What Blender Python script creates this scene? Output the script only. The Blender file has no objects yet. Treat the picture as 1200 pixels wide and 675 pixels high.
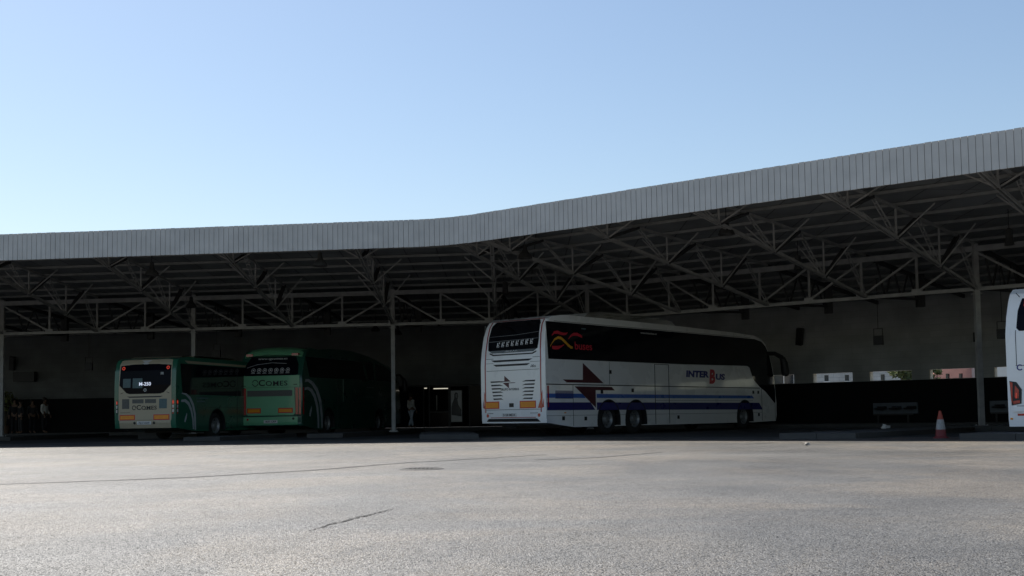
import bpy, bmesh, math, random
from mathutils import Vector, Matrix
from mathutils.geometry import tessellate_polygon
random.seed(7)
R = math.radians
sc = bpy.context.scene
col = sc.collection

# ---------------------------------------------------------------- helpers
class MB:
    """collects faces and links them as ONE mesh object"""
    def __init__(s): s.v = []; s.f = []
    def quad(s, *p):
        n = len(s.v); s.v += [tuple(q) for q in p]; s.f.append(tuple(range(n, n + len(p))))
    def box(s, a, b):
        x0, y0, z0 = a; x1, y1, z1 = b; n = len(s.v)
        s.v += [(x0,y0,z0),(x1,y0,z0),(x1,y1,z0),(x0,y1,z0),(x0,y0,z1),(x1,y0,z1),(x1,y1,z1),(x0,y1,z1)]
        for f in ((0,3,2,1),(4,5,6,7),(0,1,5,4),(1,2,6,5),(2,3,7,6),(3,0,4,7)): s.f.append(tuple(n+i for i in f))
    def bar(s, a, b, w, h=None, up=(0,0,1)):
        a = Vector(a); b = Vector(b); h = h or w
        d = (b-a).normalized(); up = Vector(up)
        if abs(d.dot(up)) > .98: up = Vector((1,0,0))
        x = d.cross(up).normalized()*(w/2); y = x.cross(d).normalized()*(h/2); n = len(s.v)
        for p in (a, b):
            for sx, sy in ((-1,-1),(1,-1),(1,1),(-1,1)): s.v.append(tuple(p+x*sx+y*sy))
        for f in ((0,1,2,3),(7,6,5,4),(0,4,5,1),(1,5,6,2),(2,6,7,3),(3,7,4,0)): s.f.append(tuple(n+i for i in f))
    def tube(s, pts, rad, n=8):
        pts = [Vector(p) for p in pts]; r = rad if isinstance(rad, (list,tuple)) else [rad]*len(pts)
        base = len(s.v)
        for i, p in enumerate(pts):
            d = (pts[min(i+1,len(pts)-1)]-pts[max(i-1,0)]).normalized()
            u = Vector((0,0,1)) if abs(d.z) < .9 else Vector((1,0,0))
            x = d.cross(u).normalized(); y = d.cross(x).normalized()
            for k in range(n):
                a = 2*math.pi*k/n; s.v.append(tuple(p+(x*math.cos(a)+y*math.sin(a))*r[i]))
        for i in range(len(pts)-1):
            for k in range(n):
                s.f.append((base+i*n+k, base+i*n+(k+1)%n, base+(i+1)*n+(k+1)%n, base+(i+1)*n+k))
        s.f.append(tuple(base+k for k in range(n))); s.f.append(tuple(base+(len(pts)-1)*n+k for k in reversed(range(n))))
    def lathe(s, prof, c=(0,0,0), axis='z', n=24):
        base = len(s.v); c = Vector(c)
        for r, h in prof:
            for k in range(n):
                a = 2*math.pi*k/n; x, y = r*math.cos(a), r*math.sin(a)
                p = (x,y,h) if axis == 'z' else (x,h,y)
                s.v.append(tuple(c+Vector(p)))
        for i in range(len(prof)-1):
            for k in range(n):
                s.f.append((base+i*n+k, base+i*n+(k+1)%n, base+(i+1)*n+(k+1)%n, base+(i+1)*n+k))
    def prism(s, poly, fn, o0, o1):
        """2-D polygon mapped through fn(u,v,off), given a thickness from o0 to o1"""
        if len(poly) < 3: return
        n = len(poly); b = len(s.v)
        s.v += [tuple(fn(u,v,o1)) for u,v in poly]+[tuple(fn(u,v,o0)) for u,v in poly]
        for t in tessellate_polygon([[Vector((u,v,0)) for u,v in poly]]): s.f.append(tuple(b+i for i in t))
        for i in range(n): s.f.append((b+i, b+(i+1)%n, b+n+(i+1)%n, b+n+i))
    def band_prism(s, poly, fn, o0, o1, cuts):
        """same, sliced at the given v values so that it follows a bent surface"""
        vs = [p[1] for p in poly]; cs = [-1e3]+[c for c in cuts if min(vs)+1e-4 < c < max(vs)-1e-4]+[1e3]
        for lo, hi in zip(cs, cs[1:]):
            p = clip(clip(poly, lo, 1), hi, -1)
            if len(p) >= 3: s.prism(p, fn, o0, o1)
    def merge(s, o):
        n = len(s.v); s.v += o.v; s.f += [tuple(i+n for i in f) for f in o.f]
    def build(s, name, m, parent=None, smooth=None, fix=True):
        me = bpy.data.meshes.new(name); me.from_pydata(s.v, [], s.f)
        if fix:
            bm = bmesh.new(); bm.from_mesh(me); bmesh.ops.remove_doubles(bm, verts=bm.verts, dist=1e-5)
            bmesh.ops.recalc_face_normals(bm, faces=bm.faces); bm.to_mesh(me); bm.free()
        me.materials.append(m); o = bpy.data.objects.new(name, me); col.objects.link(o)
        if parent: o.parent = parent
        if smooth: set_smooth(o, smooth)
        return o

def set_smooth(o, deg):
    me = o.data
    me.polygons.foreach_set('use_smooth', [True]*len(me.polygons))
    bm = bmesh.new(); bm.from_mesh(me)
    for e in bm.edges:
        if len(e.link_faces) != 2 or e.calc_face_angle(0) > R(deg): e.smooth = False
    bm.to_mesh(me); bm.free()

def clip(poly, c, sgn):
    out = []
    for i in range(len(poly)):
        p, q = poly[i], poly[(i+1) % len(poly)]
        dp, dq = (p[1]-c)*sgn, (q[1]-c)*sgn
        if dp >= 0: out.append(p)
        if (dp > 0 and dq < 0) or (dp < 0 and dq > 0):
            t = dp/(dp-dq); out.append((p[0]+(q[0]-p[0])*t, c))
    return out

def tag(o, label=None, cat=None, group=None, kind=None):
    if label: o['label'] = label
    if cat: o['category'] = cat
    if group: o['group'] = group
    if kind: o['kind'] = kind
    return o
def empty(name, loc, rz=0, label=None, cat=None, group=None):
    o = bpy.data.objects.new(name, None); o.empty_display_size = .2; col.objects.link(o)
    o.location = loc; o.rotation_euler = (0,0,rz); return tag(o, label, cat, group)
def copy_tree(o, parent=None):
    c = o.copy(); col.objects.link(c); c.parent = parent
    for ch in [k for k in bpy.data.objects if k.parent == o]: copy_tree(ch, c)
    return c
def V3(p, z): return Vector((p[0], p[1], z))

# ---------------------------------------------------------------- materials
def nodes(name):
    m = bpy.data.materials.new(name); m.use_nodes = True; nt = m.node_tree
    return m, nt, nt.nodes['Principled BSDF']
def mat(name, c, rough=.5, metal=0., var=.12, scale=6., bump=0., bscale=60., spec=.5, emit=None, estr=0., coat=0.):
    m, nt, b = nodes(name); N = nt.nodes; L = nt.links
    tc = N.new('ShaderNodeTexCoord')
    n = N.new('ShaderNodeTexNoise'); n.inputs['Scale'].default_value = scale; n.inputs['Detail'].default_value = 6
    L.new(tc.outputs['Object'], n.inputs['Vector'])
    mr = N.new('ShaderNodeMapRange'); mr.inputs[1].default_value = .3; mr.inputs[2].default_value = .7
    mr.inputs[3].default_value = 1-var; mr.inputs[4].default_value = 1+var
    L.new(n.outputs['Fac'], mr.inputs['Value'])
    mx = N.new('ShaderNodeVectorMath'); mx.operation = 'SCALE'; mx.inputs[0].default_value = c
    L.new(mr.outputs[0], mx.inputs['Scale']); L.new(mx.outputs[0], b.inputs['Base Color'])
    mr2 = N.new('ShaderNodeMapRange'); mr2.inputs[1].default_value = .3; mr2.inputs[2].default_value = .7
    mr2.inputs[3].default_value = max(.02, rough*.85); mr2.inputs[4].default_value = min(1, rough*1.2)
    L.new(n.outputs['Fac'], mr2.inputs['Value']); L.new(mr2.outputs[0], b.inputs['Roughness'])
    b.inputs['Metallic'].default_value = metal; b.inputs['Specular IOR Level'].default_value = spec
    b.inputs['Coat Weight'].default_value = coat; b.inputs['Coat Roughness'].default_value = .06
    if bump:
        n2 = N.new('ShaderNodeTexNoise'); n2.inputs['Scale'].default_value = bscale; n2.inputs['Detail'].default_value = 4
        L.new(tc.outputs['Object'], n2.inputs['Vector'])
        bp = N.new('ShaderNodeBump'); bp.inputs['Strength'].default_value = bump; bp.inputs['Distance'].default_value = .02
        L.new(n2.outputs['Fac'], bp.inputs['Height']); L.new(bp.outputs[0], b.inputs['Normal'])
    if emit: b.inputs['Emission Color'].default_value = (*emit,1); b.inputs['Emission Strength'].default_value = estr
    return m

def asphalt():
    m, nt, b = nodes('asphalt'); N = nt.nodes; L = nt.links
    tc = N.new('ShaderNodeTexCoord')
    def noise(s, d=5, r=.55, sx=1, sy=1, dist=0):
        mp = N.new('ShaderNodeMapping'); mp.inputs['Scale'].default_value = (sx,sy,1); L.new(tc.outputs['Object'], mp.inputs[0])
        n = N.new('ShaderNodeTexNoise'); n.inputs['Scale'].default_value = s; n.inputs['Detail'].default_value = d
        n.inputs['Roughness'].default_value = r; n.inputs['Distortion'].default_value = dist; L.new(mp.outputs[0], n.inputs['Vector']); return n.outputs['Fac']
    def ramp(src, a, c, lo, hi):
        r = N.new('ShaderNodeMapRange'); r.interpolation_type = 'SMOOTHSTEP'
        for i, v in enumerate((a,c,lo,hi)): r.inputs[i+1].default_value = v
        L.new(src, r.inputs['Value']); return r.outputs[0]
    def mul(a, c):
        k = N.new('ShaderNodeMath'); k.operation = 'MULTIPLY'; L.new(a, k.inputs[0]); L.new(c, k.inputs[1]); return k.outputs[0]
    vo = N.new('ShaderNodeTexVoronoi'); vo.inputs['Scale'].default_value = 160; L.new(tc.outputs['Object'], vo.inputs['Vector'])
    sep = N.new('ShaderNodeSeparateColor'); L.new(vo.outputs['Color'], sep.inputs[0])
    stone = ramp(sep.outputs[0], 0, 1, .12, 2.1)                 # each stone of the aggregate its own tone
    gap = ramp(vo.outputs['Distance'], .3, .7, 1.15, .35)
    grain = ramp(noise(95, 4, .75), .32, .68, .5, 1.5)
    big = ramp(noise(.16, 6, .62, dist=.5), .34, .66, .74, 1.2)
    mid = ramp(noise(1.1, 8, .68), .3, .72, .90, 1.10)
    trk = ramp(noise(.4, 6, .6, 1., .8, .8), .35, .66, .88, 1.12)  # sweeping tyre wear
    spot = ramp(noise(1.7, 5, .6, dist=1.5), .56, .70, 1, .62)        # oil drips
    v = mul(mul(mul(stone, gap), mul(grain, big)), mul(mul(mid, trk), spot))
    mx = N.new('ShaderNodeMix'); mx.data_type = 'RGBA'; mx.inputs[6].default_value = (.083,.0805,.0755,1); mx.inputs[7].default_value = (.120,.105,.086,1)
    L.new(ramp(noise(.35, 5, .62, dist=.6), .42, .62, 0, 1), mx.inputs[0])
    sc_ = N.new('ShaderNodeVectorMath'); sc_.operation = 'SCALE'; L.new(mx.outputs[2], sc_.inputs[0]); L.new(v, sc_.inputs['Scale'])
    L.new(sc_.outputs[0], b.inputs['Base Color'])
    L.new(ramp(noise(.5, 6, .6), .3, .7, .44, .58), b.inputs['Roughness'])
    spk = N.new('ShaderNodeSeparateColor'); L.new(vo.outputs['Color'], spk.inputs[0])
    L.new(mul(ramp(spk.outputs[1], 0, 1, .0, 1.4), ramp(noise(260, 2, .6), .35, .65, .55, 1.35)), b.inputs['Specular IOR Level'])
    bp = N.new('ShaderNodeBump'); bp.inputs['Strength'].default_value = .55; bp.inputs['Distance'].default_value = .006
    inv = ramp(vo.outputs['Distance'], 0, .8, 1, 0); L.new(inv, bp.inputs['Height'])
    bp2 = N.new('ShaderNodeBump'); bp2.inputs['Strength'].default_value = .16; bp2.inputs['Distance'].default_value = .05
    L.new(noise(2.4, 4, .5), bp2.inputs['Height']); L.new(bp2.outputs[0], bp.inputs['Normal']); L.new(bp.outputs[0], b.inputs['Normal'])
    return m

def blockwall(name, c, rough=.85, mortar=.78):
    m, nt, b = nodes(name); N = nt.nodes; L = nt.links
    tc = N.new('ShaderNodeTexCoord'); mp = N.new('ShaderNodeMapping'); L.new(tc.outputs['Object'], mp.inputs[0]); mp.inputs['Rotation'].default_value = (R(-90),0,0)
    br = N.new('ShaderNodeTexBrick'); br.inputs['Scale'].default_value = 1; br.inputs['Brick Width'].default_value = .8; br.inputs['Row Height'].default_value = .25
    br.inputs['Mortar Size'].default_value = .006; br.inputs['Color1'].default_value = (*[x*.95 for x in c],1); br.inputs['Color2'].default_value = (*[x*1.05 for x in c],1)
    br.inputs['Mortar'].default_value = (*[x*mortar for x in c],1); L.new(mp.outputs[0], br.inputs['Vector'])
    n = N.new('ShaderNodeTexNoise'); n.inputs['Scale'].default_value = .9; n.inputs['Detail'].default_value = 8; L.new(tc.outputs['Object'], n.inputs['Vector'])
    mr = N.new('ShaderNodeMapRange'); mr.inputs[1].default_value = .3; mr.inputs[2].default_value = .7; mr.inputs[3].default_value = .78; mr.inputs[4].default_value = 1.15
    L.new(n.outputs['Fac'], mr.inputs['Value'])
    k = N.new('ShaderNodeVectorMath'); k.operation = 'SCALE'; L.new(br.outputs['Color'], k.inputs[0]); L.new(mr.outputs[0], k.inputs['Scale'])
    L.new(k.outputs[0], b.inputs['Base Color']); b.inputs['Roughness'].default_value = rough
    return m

def roofmat():
    m, nt, b = nodes('roof_sheet'); N = nt.nodes; L = nt.links
    tc = N.new('ShaderNodeTexCoord'); n = N.new('ShaderNodeTexNoise'); n.inputs['Scale'].default_value = .7; n.inputs['Detail'].default_value = 7; L.new(tc.outputs['Object'], n.inputs['Vector'])
    br = N.new('ShaderNodeTexBrick'); br.inputs['Scale'].default_value = 1; br.inputs['Brick Width'].default_value = 1.05; br.inputs['Row Height'].default_value = 3.1; br.offset = .0
    br.inputs['Mortar Size'].default_value = .02; br.inputs['Color1'].default_value = (.22,.23,.24,1); br.inputs['Color2'].default_value = (.28,.29,.30,1); br.inputs['Mortar'].default_value = (.10,.10,.10,1)
    L.new(tc.outputs['Object'], br.inputs['Vector'])
    mr = N.new('ShaderNodeMapRange'); mr.inputs[1].default_value = .3; mr.inputs[2].default_value = .7; mr.inputs[3].default_value = .7; mr.inputs[4].default_value = 1.2
    L.new(n.outputs['Fac'], mr.inputs['Value'])
    k = N.new('ShaderNodeVectorMath'); k.operation = 'SCALE'; L.new(br.outputs['Color'], k.inputs[0]); L.new(mr.outputs[0], k.inputs['Scale'])
    L.new(k.outputs[0], b.inputs['Base Color']); b.inputs['Roughness'].default_value = .6
    return m

M = dict(
 asphalt=asphalt(), concrete=mat('concrete',(.30,.29,.27),.9,0,.2,3,.3,80), kerb=mat('kerb_stone',(.055,.054,.051),.9,0,.22,4,.3,60), patch=mat('tar_patch',(.030,.029,.028),.8,0,.3,20,.4,160),
 seam=mat('tar_seam',(.048,.047,.045),.8,0,.35,15,.3,160),
 fascia=mat('fascia_sheet',(.52,.505,.475),.55,.0,.09,2.2,spec=.3), roof=roofmat(), purlin=mat('purlin_steel',(.27,.27,.26),.65,0,.2,4), steel=mat('painted_steel',(.34,.335,.325),.6,0,.2,4), steel_dark=mat('dark_steel',(.05,.05,.05),.7,0,.25,5),  # last entry: near-black steel, much darker than the other members
 wall=blockwall('wall_block',(.42,.43,.43)), wall_shade=blockwall('wall_block_shade_toned',(.13,.138,.142)), dado=mat('dark_dado',(.010,.0105,.012),.8,0,.25,2,spec=.15), paving=mat('paving',(.07,.07,.072),.85,0,.2,3,.2,60),  # second wall block: darker copy with the left wing's shade painted in
 white=mat('white_paint',(.89,.89,.88),.28,0,.03,1.2,coat=.6), grey=mat('grey_paint',(.55,.56,.58),.35,0,.05,2,coat=.3), glass=mat('tinted_glass',(.006,.007,.010),.06,0,.15,1.5,spec=.55),
 glass_rear=mat('tinted_rear_glass',(.005,.005,.010),.08,0,.15,1.5,spec=.05), shade_floor=mat('shade_toned_asphalt',(.035,.035,.036),.75,0,.35,1.2,.4,90),
 black=mat('black_plastic',(.015,.015,.017),.5,0,.2,8), rubber=mat('tyre_rubber',(.018,.018,.018),.85,0,.25,12), rim=mat('wheel_steel',(.24,.25,.26),.45,.5,.15,8), under=mat('underbody',(.012,.012,.012),.9,0,.3,6),
 blue=mat('stripe_blue',(.035,.14,.52),.3,0,.05,2,coat=.5), navy=mat('stripe_navy',(.012,.013,.16),.3,0,.05,2,coat=.5), maroon=mat('maroon_film',(.075,.012,.022),.35,0,.08,3), red=mat('red_paint',(.36,.015,.025),.3,0,.06,3,coat=.4),
 redlogo=mat('red_logo',(.62,.03,.05),.4,0,.06,3), yellow=mat('yellow_logo',(.75,.36,.03),.4,0,.06,3), text_blue=mat('blue_lettering',(.015,.022,.20),.4,0,.06,3), orange=mat('orange_reflector',(.85,.30,.01),.35,0,.06,9), redrefl=mat('red_reflector',(.60,.035,.02),.35,0,.06,9),
 lens=mat('red_lens',(.42,.012,.016),.15,0,.12,12,coat=.5), lens_clear=mat('clear_lens',(.55,.5,.5),.12,0,.12,12,coat=.5), plate=mat('plate_white',(.7,.7,.7),.4,0,.05,9), ink=mat('black_ink',(.012,.012,.013),.5,0,.1,9), seamline=mat('panel_gap',(.03,.03,.035),.6,0,.1,9),
 green=mat('green_paint',(.018,.125,.075),.3,0,.06,1.5,coat=.5), dkgreen=mat('dark_green_paint',(.016,.085,.058),.3,0,.06,1.5,coat=.5), cream=mat('cream_paint',(.42,.365,.26),.4,0,.05,1.5,coat=.3), ltgreen=mat('light_green_paint',(.15,.43,.24),.35,0,.06,1.5,coat=.4),
 silver=mat('silver_film',(.45,.48,.52),.3,0,.05,3), grille=mat('grille_mesh',(.12,.12,.11),.6,0,.3,40), tealgrille=mat('teal_grille',(.10,.16,.17),.6,0,.3,40), letter_white=mat('white_film',(.70,.70,.70),.4,0,.05,3),
 redlit=mat('lit_red_lamp',(.5,.03,.02),.3,0,.1,9,emit=(1,.10,.05),estr=.14), led=mat('led_display',(.5,.55,.7),.4,0,.1,9,emit=(.75,.82,1),estr=.36), strip=mat('lit_tube',(.8,.8,.7),.4,0,.05,9,emit=(1,.93,.75),estr=.35), dimpane=mat('dim_window',(.25,.26,.26),.2,0,.1,2),
 cone=mat('cone_orange',(.27,.04,.02),.55,0,.15,9), cone_white=mat('cone_band',(.27,.27,.26),.5,0,.2,14), cone_dirty=mat('cone_base_red',(.16,.022,.024),.65,0,.3,12),
 lampgrey=mat('lamp_shade_metal',(.05,.05,.05),.5,.3,.2,8), skin=mat('skin',(.20,.12,.085),.6,0,.1,9), hair=mat('dark_hair',(.02,.015,.012),.6,0,.2,30), cloth_white=mat('white_cloth',(.62,.62,.62),.9,0,.1,12), cloth_dark=mat('dark_cloth',(.012,.013,.018),.9,0,.2,12), cloth_blue=mat('pale_denim',(.50,.58,.70),.9,0,.15,16), cloth_grey=mat('grey_cloth',(.035,.035,.04),.9,0,.15,12),
 bench=mat('bench_panel',(.10,.12,.15),.5,0,.12,4), seat=mat('seat_plastic',(.03,.03,.035),.5,0,.15,8), leaf=mat('leaf',(.15,.17,.06),.6,0,.4,5), bark=mat('bark',(.10,.075,.05),.9,0,.3,9,.5,40), pot=mat('pot_clay',(.10,.06,.04),.8,0,.2,6),
 reveal=mat('pale_reveal',(.62,.57,.48),.9,0,.1,4), pink=mat('pink_render',(.62,.33,.28),.9,0,.08,1.2), stone=blockwall('pale_stone',(.56,.53,.48),.9,.35), whitewall=mat('white_render',(.80,.76,.69),.9,0,.06,1), tile=mat('roof_tile',(.30,.13,.08),.85,0,.25,6), windark=mat('dark_window',(.03,.035,.04),.15,0,.1,3), paper=mat('paper',(.75,.75,.73),.9,0,.06,20), pebble=mat('pebble',(.3,.28,.25),.9,0,.2,20), photo_dark=mat('poster_dark',(.03,.03,.04),.4,0,.2,5), photo_mid=mat('poster_mid',(.22,.22,.24),.4,0,.3,6), poster=mat('poster_pale',(.55,.57,.60),.35,0,.08,3),
)

# ---------------------------------------------------------------- layout (metres; camera above the origin looking along +Y)
CAM_H = .6216
aR, aL = R(-38.47), R(-6.705)
uR = Vector((math.cos(aR), math.sin(aR))); uL = Vector((math.cos(aL), math.sin(aL)))
nR = Vector((uR.y, -uR.x)); nL = Vector((uL.y, -uL.x))            # towards the open yard
r0 = Vector((14.046, 34.784)); l0 = Vector((-20.480, 46.410)); SP = 8.003; QF = 11.667
ZB, ZT, HB = 5.464, 6.246, 4.257
def isect(p, u, q, w):
    d = u.x*w.y-u.y*w.x; e = q-p; t = (e.x*w.y-e.y*w.x)/d; return p+u*t
C0 = isect(r0+nR*QF, uR, l0+nL*QF, uL)                            # corner of the fascia
CP = isect(r0, uR, l0, uL)                                        # corner post
WR, WL = 10.0, 13.0
C1 = isect(r0-nR*WR, uR, l0-nL*WL, uL)                            # corner of the back walls
R_END, L_END = 26., 30.
def ptR(t, v): return r0-uR*t+nR*v                                # t runs from the right post towards the corner
def ptL(i, v): return l0+uL*(SP*i)+nL*v
TC = (CP-r0).dot(-uR)
def valley(w):                                                    # w: 1 fascia, 0 post line, -1 wall
    return CP+(C0-CP)*w if w >= 0 else CP+(C1-CP)*(-w)
def zroof(w): return 5.64+.42*w if w >= 0 else 5.64+.60*w         # underside level the purlins hang from

# ---------------------------------------------------------------- world, sun, camera
SUN_EL, SUN_AZ = 53., -42.                                        # azimuth from +Y, negative = left
w = bpy.data.worlds.new('World'); sc.world = w; w.use_nodes = True
nt = w.node_tree; bg = nt.nodes['Background']; sky = nt.nodes.new('ShaderNodeTexSky'); sky.sky_type = 'NISHITA'
sky.sun_disc = False; sky.sun_elevation = R(SUN_EL); sky.sun_rotation = R(SUN_AZ); sky.altitude = 20; sky.air_density = 1.15; sky.dust_density = .85; sky.ozone_density = 1.6
nt.links.new(sky.outputs[0], bg.inputs[0]); bg.inputs[1].default_value = .072
sl = bpy.data.lights.new('sun', 'SUN'); sl.energy = 5.0; sl.angle = R(.5); sl.color = (1,.95,.87)
so = bpy.data.objects.new('sun', sl); col.objects.link(so)
sd = Vector((math.sin(R(SUN_AZ))*math.cos(R(SUN_EL)), math.cos(R(SUN_AZ))*math.cos(R(SUN_EL)), math.sin(R(SUN_EL))))
so.rotation_euler = sd.to_track_quat('Z','Y').to_euler(); so.location = sd*100
cd = bpy.data.cameras.new('camera'); cam = bpy.data.objects.new('camera', cd); col.objects.link(cam); sc.camera = cam
cd.sensor_width = 36; cd.lens = 36*1356.35/1200; cd.shift_y = (405.405-337.5)/1200; cd.clip_end = 3000; cd.clip_start = .05
cam.matrix_world = Matrix.Translation((0,0,CAM_H)) @ Matrix.Rotation(R(90+3.499),4,'X') @ Matrix.Rotation(R(-.871),4,'Z')
vs = sc.view_settings; vs.view_transform = 'Standard'; vs.look = 'None'; vs.gamma = 1; vs.exposure = .88; vs.use_curve_mapping = False
sc.cycles.max_bounces = 6; sc.cycles.diffuse_bounces = 4

# ---------------------------------------------------------------- ground
g = MB(); S = 400
g.quad((-S,-S,0),(S,-S,0),(S,S,0),(-S,S,0)); tag(g.build('ground', M['asphalt'], fix=False), kind='structure')
def ribbon(name, pts, w0, m, z=.004, seed=1, step=.25):
    rnd = random.Random(seed); b = MB(); P = []
    for (a, wa), (c, wc) in zip(zip(pts, w0), zip(pts[1:], w0[1:])):
        a, c = Vector(a), Vector(c); n = max(2, int((c-a).length/step))
        for i in range(n): P.append((a+(c-a)*(i/n), wa+(wc-wa)*i/n))
    P.append((Vector(pts[-1]), w0[-1])); L_, R_ = [], []
    for i, (p, wd) in enumerate(P):
        d = (P[min(i+1,len(P)-1)][0]-P[max(i-1,0)][0]).normalized(); n = Vector((-d.y,d.x))
        j = rnd.uniform(-.35,.35)*wd; L_.append(p+n*(wd*rnd.uniform(.3,1.)/2+j)); R_.append(p-n*(wd*rnd.uniform(.3,1.)/2-j))
    for i in range(len(P)-1): b.quad(V3(R_[i],z), V3(R_[i+1],z), V3(L_[i+1],z), V3(L_[i],z))
    return tag(b.build(name, m), kind='structure')
ribbon('ground_seam', [(-5.37,12.05),(-4.43,12.51),(-3.64,12.98),(-2.60,14.06),(-1.56,16.11),(0.52,18.74)], [.12,.09,.11,.15,.15,.10], M['seam'], seed=3)
ribbon('ground_crack', [(-1.15,6.52),(-1.07,7.00),(-0.97,7.43),(-0.83,8.02)], [.01,.034,.042,.01], M['patch'], seed=5, step=.035)
ribbon('ground_crack', [(3.9,23.6),(4.6,23.2),(5.4,24.0)], [.08,.22,.1], M['patch'], seed=9)
ribbon('ground_seam', [(.3,16.6),(1.3,17.2),(2.4,19.0)], [.15,.18,.15], M['seam'], seed=10)
b = MB(); b.prism([tuple(p) for p in (ptR(-R_END,8.6), C0-(nR+nL)*1.55, ptL(-3.9,8.6), ptL(-3.9,-WL), C1, ptR(-R_END,-WR))], lambda x,y,o:(x,y,o), -.05, .0045); tag(b.build('bay_shade_sheet', M['shade_floor']), kind='structure')  # near-black sheet: canopy shade painted into the floor colour

def slab(name, poly, z, m, label=None):
    b = MB(); b.prism([(p[0],p[1]) for p in poly], lambda x,y,o:(x,y,o), -.05, z); o = b.build(name, m); tag(o, kind='structure'); return o
slab('walkway', [ptR(TC+6,-7.4), ptR(TC+6,-WR), ptR(-R_END,-WR), ptR(-R_END,-7.4)], .150, M['paving'])
slab('walkway', [ptL(-3.6,-10.6), ptL(3.5,-10.6), ptL(3.9,-WL), ptL(-3.6,-WL)], .154, M['paving'])
def island(front_l, front_r, head, length, z=.13):
    a, b_ = Vector(front_l), Vector(front_r); d = Vector((math.sin(R(head)), math.cos(R(head))))
    c, e = b_+d*length, a+d*length
    u = (b_-a).normalized()
    top = [a, b_, c, e]
    root = empty('pavement_island', V3((a+b_)/2, 0)); root['kind'] = 'structure'
    loc = (a+b_)/2
    fill = MB(); ins = [a+u*.16+d*.16, b_-u*.16+d*.16, c-u*.16-d*.16, e+u*.16-d*.16]
    fill.prism([((p-loc).x,(p-loc).y) for p in ins], lambda x,y,o:(x,y,o), -.03, z-.006); fill.build('island_paving', M['paving'], root)
    k = MB()
    for p, q, w_ in ((a,b_,d),(b_,c,-u),(c,e,-d),(e,a,u)):
        ln = (q-p).length; n = max(1, round(ln/1.0)); dd = (q-p).normalized()
        for i in range(n):
            s0, s1 = ln*i/n+.006, ln*(i+1)/n-.006
            if w_ in (-u, u): s0 = max(s0,.165); s1 = min(s1, ln-.165)
            if s1 <= s0: continue
            zz = z+random.uniform(-.008,.008)
            k.prism([((p+dd*s0-loc).x,(p+dd*s0-loc).y), ((p+dd*s1-loc).x,(p+dd*s1-loc).y), ((p+dd*s1+w_*.16-loc).x,(p+dd*s1+w_*.16-loc).y), ((p+dd*s0+w_*.16-loc).x,(p+dd*s0+w_*.16-loc).y)], lambda x,y,o:(x,y,o), -.03, zz)
    k.build('kerb', M['kerb'], root)
island((6.35,27.75),(7.85,26.62), 39, 12.5)
island((9.25,24.10),(10.9,22.5), 39, 2.3)
island((12.6,33.6),(14.6,32.4), 38.5, 9., .15)
island((-2.75,33.95),(-1.0,33.6), -4, 7.5)
island((-10.5,36.9),(-9.3,36.8), 13, 6.)
island((-7.0,39.3),(-5.75,39.15), 9, 12., .15)
island((-14.1,43.6),(-11.8,43.3), 4, 4., .15)
island((-21.5,44.6),(-19.2,44.3), 4, 9., .15)

mh = empty('manhole_cover', (-1.12,14.15,0), 0, 'dark round manhole cover sunk in the asphalt in the open yard', 'manhole'); mh.scale = (.74,.74,1)
b = MB(); b.lathe([(.0,.010),(.25,.012),(.262,.008),(.262,-.02)], n=28)
for k in range(6): b.box((-.2+.07*k,-.12,.011),(-.17+.07*k,.12,.017))
b.build('lid', M['patch'], mh)
b = MB(); b.lathe([(.27,-.02),(.27,.012),(.31,.014),(.37,.003),(.37,-.02)], n=28); b.build('frame', M['seam'], mh)

# ---------------------------------------------------------------- canopy (one structure: moves as one)
can = empty('bus_station_canopy', (CP.x,CP.y,0), 0, 'long bent steel bus station canopy with ribbed grey fascia over the parked buses', 'canopy')
def cb(mb, name, m, smooth=None):                                 # world-space mesh -> child of the canopy root
    off = Vector((CP.x,CP.y,0)); mb.v = [tuple(Vector(v)-off) for v in mb.v]; return mb.build(name, m, can, smooth)
# fascia: ribbed sheet panels, the corner eased by a short curve
TL_ = 1.1; th_ = aL-aR; rad_ = TL_/math.tan(th_/2); cen = C0+uR*TL_+nR*rad_
arc = [cen-Vector((nR.x*math.cos(a)-nR.y*math.sin(a), nR.x*math.sin(a)+nR.y*math.cos(a)))*rad_ for a in [th_*k/14 for k in range(15)]]
def run(p0, u, ln, wid): return [p0+u*(wid*k) for k in range(int(ln/wid)+1)]
for path in (run(arc[0], uR, (ptR(-R_END,QF)-arc[0]).length, .149), arc, run(arc[-1], -uL, 38., .147)):
    b = MB()
    for i, (a, c) in enumerate(zip(path, path[1:])):
        rr = random.Random(i*7+len(path)); u = (c-a).normalized(); n = Vector((u.y,-u.x))
        if n.dot(nR) < 0: n = -n
        a = a+u*.007; c = c-u*.007; o1 = n*(.02+rr.uniform(-.002,.002)); zt = ZT+rr.uniform(-.004,.004); zb = ZB+rr.uniform(-.003,.003)
        P = [a-n*.03, c-n*.03, c+o1, a+o1]
        for (q, r_) in ((P[3],P[2]),(P[0],P[3]),(P[2],P[1])): b.quad(V3(q,zb),V3(r_,zb),V3(r_,zt),V3(q,zt))
        b.quad(*[V3(q,zt) for q in P]); b.quad(*[V3(q,zb) for q in P])
        A_, B_ = path[i], path[i+1]
        for z0, z1 in ((ZB+.015, ZT-.03),):
            b.quad(V3(A_,z0),V3(B_,z0),V3(B_,z1),V3(A_,z1)); b.quad(V3(A_-n*.06,z0),V3(B_-n*.06,z0),V3(B_-n*.06,z1),V3(A_-n*.06,z1)); b.quad(V3(A_,z1),V3(B_,z1),V3(B_-n*.06,z1),V3(A_-n*.06,z1)); b.quad(V3(A_,z0),V3(B_,z0),V3(B_-n*.06,z0),V3(A_-n*.06,z0))
    cb(b, 'fascia', M['fascia'])
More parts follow.
